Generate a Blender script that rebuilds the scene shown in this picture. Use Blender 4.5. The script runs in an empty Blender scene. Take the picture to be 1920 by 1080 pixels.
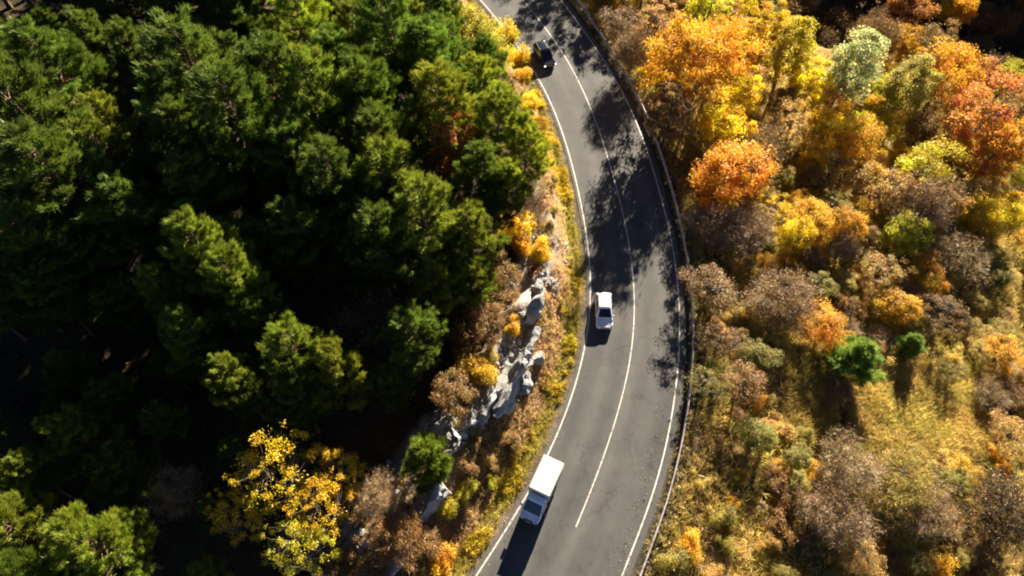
import bpy, bmesh, math, random
import numpy as np
from mathutils import Vector, Matrix

rng = np.random.default_rng(11)
R = math.radians
scene = bpy.context.scene
COL = scene.collection

# ------------------------------------------------------------------ camera
CAM_H, PITCH, FPX = 61.0, R(58.0), 1280.0
cam_data = bpy.data.cameras.new('camera')
cam_data.lens, cam_data.sensor_width = 24.0, 36.0
cam_data.clip_start, cam_data.clip_end = 0.5, 4000.0
cam = bpy.data.objects.new('camera', cam_data)
cam.location = (0, 0, CAM_H)
cam.rotation_euler = (math.pi / 2 - PITCH, 0, 0)
COL.objects.link(cam)
scene.camera = cam

# ------------------------------------------------------------------ sky, sun, exposure
SUN_EL, SUN_AZ = R(20.5), R(22.5)          # azimuth measured from +Y towards +X
world = bpy.data.worlds.new('World')
scene.world = world
world.use_nodes = True
wn = world.node_tree
wn.nodes.clear()
w_out = wn.nodes.new('ShaderNodeOutputWorld')
w_bg = wn.nodes.new('ShaderNodeBackground')
w_sky = wn.nodes.new('ShaderNodeTexSky')
w_sky.sky_type = 'NISHITA'
w_sky.sun_disc = False
w_sky.sun_elevation = SUN_EL
w_sky.sun_rotation = SUN_AZ
w_sky.altitude = 3000
w_sky.air_density = 0.27
w_sky.dust_density = 0.2
w_sky.ozone_density = 1.0
w_bg.inputs['Strength'].default_value = 0.05
wn.links.new(w_sky.outputs[0], w_bg.inputs['Color'])
wn.links.new(w_bg.outputs[0], w_out.inputs['Surface'])

sun_data = bpy.data.lights.new('sun', 'SUN')
sun_data.energy = 5.0
sun_data.angle = R(0.5)
sun_data.color = (1.0, 0.87, 0.68)
sun = bpy.data.objects.new('sun', sun_data)
to_sun = Vector((math.sin(SUN_AZ) * math.cos(SUN_EL), math.cos(SUN_AZ) * math.cos(SUN_EL), math.sin(SUN_EL)))
sun.rotation_euler = to_sun.to_track_quat('Z', 'Y').to_euler()
sun.location = (60, 140, 80)
COL.objects.link(sun)

scene.view_settings.view_transform = 'Standard'
scene.view_settings.look = 'None'
scene.view_settings.exposure = 2.5
scene.view_settings.gamma = 1.0
scene.view_settings.use_curve_mapping = False
scene.render.engine = 'CYCLES'
cy = scene.cycles
cy.max_bounces, cy.diffuse_bounces, cy.glossy_bounces = 6, 3, 2
cy.transmission_bounces, cy.transparent_max_bounces = 3, 4
cy.caustics_reflective = cy.caustics_refractive = False
cy.pixel_filter_type = 'BLACKMAN_HARRIS'
cy.filter_width = 2.0

# ------------------------------------------------------------------ helpers
def tag(o, label=None, cat=None, group=None, kind=None):
    for k, v in (('label', label), ('category', cat), ('group', group), ('kind', kind)):
        if v:
            o[k] = v
    return o

def empty(name, loc, rz=0.0, scale=1.0):
    o = bpy.data.objects.new(name, None)
    o.empty_display_size = 0.3
    o.location = loc
    o.rotation_euler = (0, 0, rz)
    o.scale = (scale,) * 3 if not hasattr(scale, '__len__') else scale
    COL.objects.link(o)
    return o

def link(name, me, parent=None, mat=None):
    o = bpy.data.objects.new(name, me)
    if mat is not None and not me.materials:
        me.materials.append(mat)
    COL.objects.link(o)
    if parent is not None:
        o.parent = parent
    return o

def np_mesh(name, verts, faces, attrs=None, smooth=False, mat=None):
    """verts (N,3); faces (M,k) array of equal size polygons; attrs {name: (type, domain, array)}"""
    me = bpy.data.meshes.new(name)
    verts = np.asarray(verts, np.float32)
    faces = np.asarray(faces, np.int32)
    n, k = faces.shape
    me.vertices.add(len(verts))
    me.vertices.foreach_set('co', verts.ravel())
    me.loops.add(n * k)
    me.loops.foreach_set('vertex_index', faces.ravel())
    me.polygons.add(n)
    me.polygons.foreach_set('loop_start', np.arange(0, n * k, k, dtype=np.int32))
    me.polygons.foreach_set('use_smooth', np.full(n, smooth, dtype=bool))
    me.update(calc_edges=True)
    for an, (ty, dom, arr) in (attrs or {}).items():
        at = me.attributes.new(an, ty, dom)
        arr = np.asarray(arr, np.float32)
        at.data.foreach_set('color' if 'COLOR' in ty else ('vector' if ty == 'FLOAT_VECTOR' else 'value'), arr.ravel())
    if mat is not None:
        me.materials.append(mat)
    return me

def py_mesh(name, verts, faces, mat=None, smooth=False):
    me = bpy.data.meshes.new(name)
    me.from_pydata([tuple(v) for v in verts], [], [tuple(f) for f in faces])
    if smooth:
        me.polygons.foreach_set('use_smooth', np.ones(len(me.polygons), dtype=bool))
    me.update()
    if mat is not None:
        me.materials.append(mat)
    return me

def hash2(ix, iy, seed):
    h = (ix * 374761393 + iy * 668265263 + seed * 974711) & 0x7fffffff
    h = ((h ^ (h >> 13)) * 1274126177) & 0x7fffffff
    return ((h ^ (h >> 16)) & 0xffff) / 65535.0

def vnoise(x, y, scale, seed=0):
    x = np.asarray(x, float) / scale + 1000.3
    y = np.asarray(y, float) / scale + 1000.7
    ix, iy = np.floor(x).astype(np.int64), np.floor(y).astype(np.int64)
    fx, fy = x - ix, y - iy
    fx, fy = fx * fx * (3 - 2 * fx), fy * fy * (3 - 2 * fy)
    a, b = hash2(ix, iy, seed), hash2(ix + 1, iy, seed)
    c, d = hash2(ix, iy + 1, seed), hash2(ix + 1, iy + 1, seed)
    return (a * (1 - fx) + b * fx) * (1 - fy) + (c * (1 - fx) + d * fx) * fy

def fbm(x, y, scale, seed=0, octv=4):
    s, a, t = 0.0, 0.5, 0.0
    for i in range(octv):
        s = s + a * vnoise(x, y, scale / 2 ** i, seed + i * 17)
        t += a
        a *= 0.55
    return s / t

def sstep(a, b, x):
    t = np.clip((x - a) / (b - a), 0, 1)
    return t * t * (3 - 2 * t)

# ------------------------------------------------------------------ camera rays onto the place (survey of the photograph)
SP, CP = math.sin(PITCH), math.cos(PITCH)
def ray(px, py):
    dx, dy = (px - 960) / FPX, (540 - py) / FPX
    return np.array([dx, CP + SP * dy, -SP + CP * dy])
def on_plane(px, py, z=0.0):
    d = ray(px, py)
    t = (z - CAM_H) / d[2]
    return d[0] * t, d[1] * t
def to_px(p):
    x, y, z = p[0], p[1], p[2] - CAM_H
    dep = y * CP - z * SP
    up = y * SP + z * CP
    return 960 + FPX * x / dep, 540 - FPX * up / dep, dep

def resample(pts, step):
    pts = np.asarray(pts, float)
    seg = np.hypot(*np.diff(pts, axis=0).T)
    s = np.concatenate([[0], np.cumsum(seg)])
    n = max(2, int(s[-1] / step) + 1)
    q = np.linspace(0, s[-1], n)
    return np.stack([np.interp(q, s, pts[:, 0]), np.interp(q, s, pts[:, 1])], 1)

def smooth_line(pts, it=6):
    p = np.array(pts, float)
    for _ in range(it):
        p[1:-1] = 0.25 * p[:-2] + 0.5 * p[1:-1] + 0.25 * p[2:]
    return p

LEFT_PX = [(901, 0), (939, 42), (978, 94), (1014, 150), (1039, 199), (1057, 251), (1068, 286), (1081, 336), (1093, 394), (1103, 450), (1110, 500), (1112, 555), (1110, 600), (1103, 640), (1085, 718), (1062, 784), (1030, 857), (972, 964), (929, 1028), (894, 1077)]
CENT_PX = [(981, 0), (1025, 54), (1065, 112), (1091, 162), (1114, 216), (1126, 251), (1146, 315), (1160, 363), (1169, 400), (1180, 455), (1186, 490), (1191, 540), (1192, 586), (1190, 627), (1187, 660), (1179, 702), (1160, 774), (1135, 852), (1113, 912), (1080, 988)]
RIGHT_PX = [(1052, 0), (1091, 52), (1114, 84), (1145, 129), (1168, 169), (1187, 209), (1203, 248), (1229, 327), (1241, 377), (1256, 425), (1264, 463), (1269, 492), (1275, 544), (1278, 600), (1277, 650), (1272, 709), (1264, 774), (1253, 834), (1240, 893), (1213, 970), (1191, 1021), (1166, 1079)]
RAIL_PX = [(1085, 0), (1112, 40), (1159, 112), (1192, 169), (1220, 225), (1237, 275), (1258, 340), (1277, 411), (1288, 460), (1297, 519), (1302, 557), (1304, 600), (1304, 648), (1301, 700), (1298, 746), (1288, 797), (1270, 890), (1245, 978), (1224, 1030), (1202, 1077)]

def world_line(px, z, ext0=90.0, ext1=60.0):
    w = [on_plane(a, b, z) for a, b in px]
    w = smooth_line(resample(w, 1.5), 14)
    a, b = w[0], w[0] - w[6]
    c, d = w[-1], w[-1] - w[-7]
    b, d = b / np.hypot(*b), d / np.hypot(*d)
    def turn(v, ang):
        return np.array([v[0] * math.cos(ang) - v[1] * math.sin(ang), v[0] * math.sin(ang) + v[1] * math.cos(ang)])
    head, p, v = [], a.copy(), b.copy()
    while len(head) * 1.5 < ext0:
        v = turn(v, 0.006); p = p + 1.5 * v; head.append(p)
    tail, p, v = [], c.copy(), d.copy()
    while len(tail) * 1.5 < ext1:
        v = turn(v, -0.004); p = p + 1.5 * v; tail.append(p)
    full = np.array(head[::-1] + list(w) + tail)[::-1]      # south -> north
    return smooth_line(resample(full, 1.5), 4)

LEFT, RIGHT = world_line(LEFT_PX, 0.0), world_line(RIGHT_PX, 0.0)
CENT_VIS = smooth_line(resample([on_plane(a, b) for a, b in CENT_PX], 1.5), 10)
RAIL = world_line(RAIL_PX, 0.65, 70, 40)

def nearest(poly, x, y):
    """signed distance (positive on the right when walking north) and the y of the nearest point"""
    x, y = np.atleast_1d(np.asarray(x, float)), np.atleast_1d(np.asarray(y, float))
    out_d, out_y = np.empty(len(x)), np.empty(len(x))
    tan = np.gradient(poly, axis=0)
    tan /= np.hypot(tan[:, 0], tan[:, 1])[:, None]
    for i in range(0, len(x), 20000):
        a, b = x[i:i + 20000], y[i:i + 20000]
        d2 = (a[:, None] - poly[None, :, 0]) ** 2 + (b[:, None] - poly[None, :, 1]) ** 2
        j = d2.argmin(1)
        rx, ry = a - poly[j, 0], b - poly[j, 1]
        cr = rx * tan[j, 1] - ry * tan[j, 0]
        al = rx * tan[j, 0] + ry * tan[j, 1]
        inner = (j > 0) & (j < len(poly) - 1)
        dist = np.where(inner, np.abs(cr), np.sqrt(d2.min(1)))
        out_d[i:i + 20000] = np.sign(cr) * dist
        out_y[i:i + 20000] = poly[j, 1] + al * tan[j, 1]
    return out_d, out_y

# bank along the left edge: (y, distance of crest from the edge line, crest height, drop behind it)
BANK = np.array([(-60, 9.0, 3.0, 1.6), (10, 9.0, 3.2, 1.8), (18, 8.8, 3.4, 2.2), (26, 8.2, 3.8, 2.4), (33, 6.6, 3.8, 2.2), (39, 5.0, 3.6, 1.8),
                 (46, 4.2, 3.2, 1.0), (52, 3.6, 2.4, 0.3), (58, 3.4, 1.6, 0.0), (90, 3.4, 1.4, 0.0), (200, 3.4, 1.4, 0.0)])

def terrain(x, y):
    shp = np.shape(x)
    x, y = np.ravel(np.asarray(x, float)), np.ravel(np.asarray(y, float))
    dl, yl = nearest(LEFT, x, y)
    dr, yr = nearest(RIGHT, x, y)
    a = -dl                                   # distance left of the left edge line
    b = dr - 2.1                              # distance right of the right shoulder
    big = fbm(x, y, 22, 3, 3) - 0.5
    fine = fbm(x, y, 3.2, 9, 4) - 0.5
    ac = np.interp(yl, BANK[:, 0], BANK[:, 1]) + 0.8 * (vnoise(yl, yl * 0, 4.0, 5) - 0.5)
    hc = np.interp(yl, BANK[:, 0], BANK[:, 2]) + 0.7 * (vnoise(yl, yl * 0, 3.0, 6) - 0.5)
    dip = np.interp(yl, BANK[:, 0], BANK[:, 3])
    zl = -0.04 - 0.25 * np.exp(-((a - 1.9) / 0.35) ** 2)
    zl = zl + hc * sstep(1.9, 1.0 * ac, a) - dip * sstep(ac + 0.15, ac + 2.2, a)
    back = np.clip(a - ac - 3.5, 0, None)
    zl = zl + 0.30 * np.minimum(back, 55) + 0.1 * np.clip(back - 55, 0, 120)
    zl = zl + big * np.clip(back / 8, 0, 1) * 3.0 + fine * np.clip((a - 1.4) / 2.5, 0, 1) * 0.9
    bb = np.clip(b, 0, None)
    zr = -0.06 - 0.30 * np.minimum(bb, 9) - 0.20 * np.clip(bb - 9, 0, 70)
    w = 0.12 * x + 0.993 * y                  # away from the viewer: a ravine, then the far hillside
    rmask = sstep(20, 34, b)
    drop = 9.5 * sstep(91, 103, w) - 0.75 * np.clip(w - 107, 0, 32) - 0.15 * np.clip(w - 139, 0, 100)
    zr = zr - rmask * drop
    zr = zr + big * np.clip(bb / 10, 0, 1) * 2.6 + fine * np.clip(bb / 3, 0, 1) * 0.9
    crag = np.abs(fbm(x, y, 1.5, 41, 3) - .5) * 2
    zl = zl + 1.3 * (crag - .25) * sstep(-1.4, -.2, a - ac) * sstep(3.2, 1.6, a - ac) * sstep(47, 41, yl)
    z = np.where(a > 0.9, zl, np.where(b > 0, zr, -0.05))
    return z.reshape(shp) if shp else float(z[0])

# height lookup grid for quick placing
GX = np.concatenate([np.linspace(-900, -100, 17)[:-1], np.arange(-100, -40, 1.5), np.arange(-40, 70, 0.55), np.arange(70, 150, 1.4), np.linspace(150, 950, 17)])
GY = np.concatenate([np.linspace(-700, -30, 13)[:-1], np.arange(-30, 0, 1.5), np.arange(0, 100, 0.55), np.arange(100, 190, 1.4), np.linspace(190, 1100, 17)])
MX, MY = np.meshgrid(GX, GY)
MZ = terrain(MX, MY)
def ground(x, y):
    x, y = np.asarray(x, float), np.asarray(y, float)
    i = np.clip(np.searchsorted(GX, x) - 1, 0, len(GX) - 2)
    j = np.clip(np.searchsorted(GY, y) - 1, 0, len(GY) - 2)
    fx = (x - GX[i]) / (GX[i + 1] - GX[i])
    fy = (y - GY[j]) / (GY[j + 1] - GY[j])
    return (MZ[j, i] * (1 - fx) + MZ[j, i + 1] * fx) * (1 - fy) + (MZ[j + 1, i] * (1 - fx) + MZ[j + 1, i + 1] * fx) * fy

TS = np.arange(20, 330, 0.2)
def spot(px, py, h):
    """where the ray through a pixel is h metres above the ground"""
    d = ray(px, py)
    x, y, z = d[0] * TS, d[1] * TS, CAM_H + d[2] * TS
    hit = np.nonzero(z <= ground(x, y) + h)[0]
    k = hit[0] if len(hit) else len(TS) - 1
    return x[k], y[k], TS[k]

# ------------------------------------------------------------------ materials
class NT:
    def __init__(s, name):
        s.m = bpy.data.materials.new(name)
        s.m.use_nodes = True
        s.t = s.m.node_tree
        s.t.nodes.clear()
        s.out = s.n('ShaderNodeOutputMaterial')
    def n(s, ty, **kw):
        nd = s.t.nodes.new(ty)
        for k, v in kw.items():
            setattr(nd, k, v)
        return nd
    def l(s, a, b):
        s.t.links.new(a, b)
    def noise(s, scale, detail=4, rough=0.6, vec=None):
        nd = s.n('ShaderNodeTexNoise')
        nd.inputs['Scale'].default_value = scale
        nd.inputs['Detail'].default_value = detail
        nd.inputs['Roughness'].default_value = rough
        if vec is not None:
            s.l(vec, nd.inputs['Vector'])
        return nd.outputs['Fac']
    def ramp(s, fac, stops):
        nd = s.n('ShaderNodeValToRGB')
        el = nd.color_ramp.elements
        while len(el) < len(stops):
            el.new(0.5)
        for e, (p, c) in zip(el, stops):
            e.position = p
            e.color = (*c, 1) if len(c) == 3 else c
        s.l(fac, nd.inputs['Fac'])
        return nd.outputs['Color']
    def mix(s, fac, a, b, blend='MIX'):
        nd = s.n('ShaderNodeMix', data_type='RGBA', blend_type=blend)
        for sock, v in ((nd.inputs[0], fac), (nd.inputs[6], a), (nd.inputs[7], b)):
            if hasattr(v, 'links'):
                s.l(v, sock)
            elif hasattr(v, '__len__'):
                sock.default_value = (*v, 1)
            else:
                sock.default_value = v
        return nd.outputs[2]
    def math(s, op, a, b=None):
        nd = s.n('ShaderNodeMath', operation=op)
        for i, v in enumerate((a, b)):
            if v is None:
                continue
            if hasattr(v, 'links'):
                s.l(v, nd.inputs[i])
            else:
                nd.inputs[i].default_value = v
        return nd.outputs[0]
    def bsdf(s, color, rough=0.8, metal=0.0, bump=None, bump_s=0.3, bump_d=0.05, spec=0.5, coat=0.0):
        b = s.n('ShaderNodeBsdfPrincipled')
        for nm, v in (('Base Color', color), ('Roughness', rough), ('Metallic', metal), ('Specular IOR Level', spec), ('Coat Weight', coat)):
            if hasattr(v, 'links'):
                s.l(v, b.inputs[nm])
            else:
                b.inputs[nm].default_value = (*v, 1) if hasattr(v, '__len__') else v
        if bump is not None:
            bn = s.n('ShaderNodeBump')
            bn.inputs['Strength'].default_value = bump_s
            bn.inputs['Distance'].default_value = bump_d
            s.l(bump, bn.inputs['Height'])
            s.l(bn.outputs[0], b.inputs['Normal'])
        s.l(b.outputs[0], s.out.inputs['Surface'])
        return b
    def pos(s):
        return s.n('ShaderNodeTexCoord').outputs['Object']
    def attr(s, name, col=False):
        nd = s.n('ShaderNodeAttribute', attribute_name=name)
        return nd.outputs['Color'] if col else nd.outputs['Fac']

def leaf_material(name, trans=0.45, gloss=0.06, hue_amt=0.07, val=(0.45, 1.1), sat=1.0):
    m = NT(name)
    oi = m.n('ShaderNodeObjectInfo')
    tint, hue = m.attr('tint'), m.attr('hue')
    hsv = m.n('ShaderNodeHueSaturation')
    m.l(oi.outputs['Color'], hsv.inputs['Color'])
    m.l(m.math('ADD', m.math('MULTIPLY', hue, hue_amt), 0.5 - hue_amt / 2), hsv.inputs['Hue'])
    m.l(m.math('ADD', m.math('MULTIPLY', tint, val[1]), val[0]), hsv.inputs['Value'])
    hsv.inputs['Saturation'].default_value = sat
    d, t, g = m.n('ShaderNodeBsdfDiffuse'), m.n('ShaderNodeBsdfTranslucent'), m.n('ShaderNodeBsdfGlossy')
    g.inputs['Roughness'].default_value = 0.45
    m.l(hsv.outputs[0], d.inputs['Color'])
    m.l(hsv.outputs[0], t.inputs['Color'])
    a, b = m.n('ShaderNodeMixShader'), m.n('ShaderNodeMixShader')
    a.inputs[0].default_value = trans
    m.l(d.outputs[0], a.inputs[1]); m.l(t.outputs[0], a.inputs[2])
    b.inputs[0].default_value = gloss
    m.l(a.outputs[0], b.inputs[1]); m.l(g.outputs[0], b.inputs[2])
    m.l(b.outputs[0], m.out.inputs['Surface'])
    return m.m

def bark_material(name, c1, c2):
    m = NT(name)
    n = m.noise(6, 5, 0.7, m.pos())
    m.bsdf(m.ramp(n, [(0.3, c1), (0.7, c2)]), 0.9, bump=n, bump_s=0.6, bump_d=0.04)
    return m.m

def plain(name, c, rough=0.5, metal=0.0, noise_amt=0.12, scale=8.0, coat=0.0, spec=0.5):
    m = NT(name)
    n = m.noise(scale, 3, 0.6, m.pos())
    lo, hi = tuple(v * (1 - noise_amt) for v in c), tuple(min(1, v * (1 + noise_amt)) for v in c)
    m.bsdf(m.ramp(n, [(0.3, lo), (0.7, hi)]), rough, metal, coat=coat, spec=spec)
    return m.m

NEEDLE = leaf_material('pine_needles', 0.38, 0.02, 0.05, (0.5, 1.0))
LEAF = leaf_material('autumn_leaves', 0.52, 0.03, 0.06, (0.45, 1.1))
TWIG = leaf_material('bare_twigs', 0.05, 0.03, 0.04, (0.5, 1.0))
BLADE = leaf_material('grass_blades', 0.40, 0.03, 0.05, (0.5, 1.0))
PINE_BARK = bark_material('pine_bark', (0.05, 0.03, 0.02), (0.16, 0.09, 0.05))
GREY_BARK = bark_material('grey_bark', (0.045, 0.036, 0.03), (0.12, 0.10, 0.08))

# ------------------------------------------------------------------ terrain sheet
def build_ground():
    ny, nx = MX.shape
    V = np.stack([MX, MY, MZ], -1).reshape(-1, 3)
    idx = np.arange(nx * ny).reshape(ny, nx)
    F = np.stack([idx[:-1, :-1], idx[:-1, 1:], idx[1:, 1:], idx[1:, :-1]], -1).reshape(-1, 4)
    x, y = V[:, 0], V[:, 1]
    dl, yl = nearest(LEFT, x, y)
    dr, _ = nearest(RIGHT, x, y)
    a, b = -dl, dr - 2.1
    ac = np.interp(yl, BANK[:, 0], BANK[:, 1])
    n1, n2, n3 = fbm(x, y, 4, 31), fbm(x, y, 9, 32), fbm(x, y, 1.6, 33)
    C = lambda c: np.array(c, float)[None, :]
    lerp = lambda p, q, t: p * (1 - t[:, None]) + q * t[:, None]
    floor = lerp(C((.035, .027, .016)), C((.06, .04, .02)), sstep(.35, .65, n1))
    bank = lerp(C((.30, .19, .10)), C((.20, .115, .05)), sstep(.4, .62, n1))
    bank = lerp(bank, C((.34, .29, .22)), sstep(.56, .72, n3) * 0.7)
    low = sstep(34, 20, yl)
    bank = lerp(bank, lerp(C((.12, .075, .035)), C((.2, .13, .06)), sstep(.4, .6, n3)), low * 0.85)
    verge = lerp(C((.15, .125, .03)), C((.22, .16, .06)), sstep(.35, .65, n1))
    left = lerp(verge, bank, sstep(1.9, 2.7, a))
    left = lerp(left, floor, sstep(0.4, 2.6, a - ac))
    rocky = sstep(-1.6, -.4, a - ac) * sstep(3.4, 1.8, a - ac) * sstep(47, 41, yl) * sstep(.38, .5, fbm(x, y, 2.2, 35))
    left = lerp(left, lerp(C((.22, .22, .22)), C((.42, .41, .39)), sstep(.35, .65, n3)), rocky * sstep(-5, 5, yl))
    straw = lerp(C((.24, .165, .055)), C((.15, .125, .035)), sstep(.35, .65, n1))
    brown = lerp(C((.10, .07, .03)), C((.19, .115, .045)), sstep(.35, .65, n3))
    right = lerp(straw, brown, sstep(.42, .58, n2))
    w = 0.12 * x + 0.993 * y
    right = lerp(right, C((.035, .03, .022)), sstep(94, 101, w) * sstep(20, 34, b))  # ravine floor darkened: its shade is painted into the ground colour
    gravel = lerp(C((.15, .12, .09)), C((.085, .068, .05)), sstep(.35, .65, n3))
    gravel = lerp(gravel, C((.05, .045, .035)), sstep(-1.7, -1.2, b) * sstep(.2, .1, b))  # dark strip paints the guard rail's shadow into the shoulder
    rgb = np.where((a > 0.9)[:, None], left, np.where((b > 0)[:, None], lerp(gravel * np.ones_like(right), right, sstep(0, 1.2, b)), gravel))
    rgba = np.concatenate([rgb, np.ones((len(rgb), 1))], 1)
    m = NT('ground_soil')
    p = m.pos()
    f1, f2 = m.noise(1.3, 6, 0.7, p), m.noise(9, 4, 0.7, p)
    col = m.mix(1.0, m.attr('soil', True), m.ramp(f1, [(0.3, (.62, .6, .58)), (0.7, (1.3, 1.3, 1.25))]), 'MULTIPLY')
    col = m.mix(1.0, col, m.ramp(f2, [(0.3, (.7, .68, .64)), (0.7, (1.28, 1.28, 1.28))]), 'MULTIPLY')
    m.bsdf(col, 0.95, bump=m.math('ADD', f1, m.math('MULTIPLY', f2, 0.5)), bump_s=0.9, bump_d=0.25, spec=0.15)
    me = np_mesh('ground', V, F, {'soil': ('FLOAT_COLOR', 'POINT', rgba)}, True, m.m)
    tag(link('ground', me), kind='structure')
build_ground()

# ------------------------------------------------------------------ road
def offset(line, d):
    t = np.gradient(line, axis=0)
    t /= np.hypot(t[:, 0], t[:, 1])[:, None]
    return line + np.stack([t[:, 1], -t[:, 0]], 1) * d        # positive to the right

def along(line, ref):
    """points of `line` nearest to each point of ref"""
    d2 = ((ref[:, None, :] - line[None, :, :]) ** 2).sum(-1)
    return line[d2.argmin(1)]

def strip(name, A, B, z, mat, n_across=1, kind='structure'):
    k = len(A)
    V, U = [], []
    s = np.concatenate([[0], np.cumsum(np.hypot(*np.diff(0.5 * (A + B), axis=0).T))])
    for i in range(n_across + 1):
        f = i / n_across
        P = A * (1 - f) + B * f
        V.append(np.column_stack([P, np.full(k, z)]))
        U.append(np.column_stack([np.full(k, f), s, np.zeros(k)]))
    V, U = np.concatenate(V), np.concatenate(U)
    i = np.arange(n_across)[:, None] * k + np.arange(k - 1)[None, :]
    F = np.stack([i, i + k, i + k + 1, i + 1], -1).reshape(-1, 4)
    me = np_mesh(name, V, F, {'lane': ('FLOAT_VECTOR', 'POINT', U)}, True, mat)
    return tag(link(name, me), kind=kind)

def asphalt():
    m = NT('asphalt')
    p = m.pos()
    uv = m.n('ShaderNodeAttribute', attribute_name='lane').outputs['Vector']
    sep = m.n('ShaderNodeSeparateXYZ')
    m.l(uv, sep.inputs[0])
    u, v = sep.outputs[0], sep.outputs[1]
    mp = m.n('ShaderNodeMapping')
    mp.inputs['Scale'].default_value = (7.0, 0.05, 1)
    m.l(uv, mp.inputs['Vector'])
    streak = m.noise(1.0, 5, 0.6, mp.outputs[0])
    # polished wheel tracks: four along the carriageway
    cosv = m.math('COSINE', m.math('MULTIPLY', m.math('SUBTRACT', u, 0.145), 2 * math.pi * 4 * 1.02))
    patch = m.noise(0.16, 4, 0.55, p)
    grain = m.noise(28, 3, 0.7, p)
    col = m.ramp(patch, [(0.3, (.063, .0645, .065)), (0.7, (.089, .0875, .0845))])
    col = m.mix(1.0, col, m.ramp(streak, [(0.3, (.80, .81, .82)), (0.72, (1.14, 1.12, 1.10))]), 'MULTIPLY')
    col = m.mix(1.0, col, m.ramp(m.math('ADD', m.math('MULTIPLY', cosv, 0.5), 0.5), [(0.0, (1.07, 1.06, 1.05)), (1.0, (.85, .86, .875))]), 'MULTIPLY')
    col = m.mix(1.0, col, m.ramp(grain, [(0.25, (.84, .84, .84)), (0.75, (1.14, 1.14, 1.14))]), 'MULTIPLY')
    vor = m.n('ShaderNodeTexVoronoi', feature='DISTANCE_TO_EDGE')
    vor.inputs['Scale'].default_value = 0.16
    wob = m.n('ShaderNodeVectorMath', operation='MULTIPLY_ADD')
    nz = m.n('ShaderNodeTexNoise')
    nz.inputs['Scale'].default_value = 0.8
    m.l(p, nz.inputs['Vector'])
    m.l(nz.outputs['Color'], wob.inputs[0])
    wob.inputs[1].default_value = (2.2, 2.2, 0)
    m.l(p, wob.inputs[2])
    m.l(wob.outputs[0], vor.inputs['Vector'])
    crack = m.ramp(vor.outputs['Distance'], [(0.0, (.62, .62, .63)), (0.012, (1, 1, 1))])
    spots = m.ramp(m.noise(0.55, 6, 0.65, p), [(0.36, (.84, .85, .86)), (0.5, (1, 1, 1)), (0.7, (1.06, 1.05, 1.03))])
    col = m.mix(0.55, col, m.mix(1.0, col, crack, 'MULTIPLY'))
    col = m.mix(1.0, col, spots, 'MULTIPLY')
    m.bsdf(col, 0.85, bump=grain, bump_s=0.25, bump_d=0.01, spec=0.25)
    return m.m
ASPHALT = asphalt()
ROAD_L = offset(LEFT, -0.38)
ROAD_R = along(resample(offset(RIGHT, 0.62), 0.3), LEFT)
strip('road', ROAD_L, ROAD_R, 0.0, ASPHALT, 8)

def paint():
    m = NT('road_paint')
    p = m.pos()
    w = m.noise(2.2, 8, 0.78, p)
    m.bsdf(m.ramp(w, [(0.36, (.11, .11, .105)), (0.47, (.40, .39, .36)), (0.75, (.62, .60, .55))]), 0.7)
    return m.m
PAINT = paint()
def line_marking(name, line, wdt):
    L = smooth_line(resample(line, 0.8), 3)
    strip(name, offset(L, -wdt / 2), offset(L, wdt / 2), 0.004, PAINT)
line_marking('edge_line', LEFT, 0.13)
line_marking('edge_line', RIGHT, 0.13)
cv = CENT_VIS[::-1]
tn = cv[-1] - cv[-6]; tn /= np.hypot(*tn)
north = [cv[-1] + tn * 1.5 * i + np.array([-tn[1], tn[0]]) * (0.004 * (1.5 * i) ** 2 / 2) for i in range(1, 45)]
line_marking('centre_line', np.array(list(cv) + north), 0.11)

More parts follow.
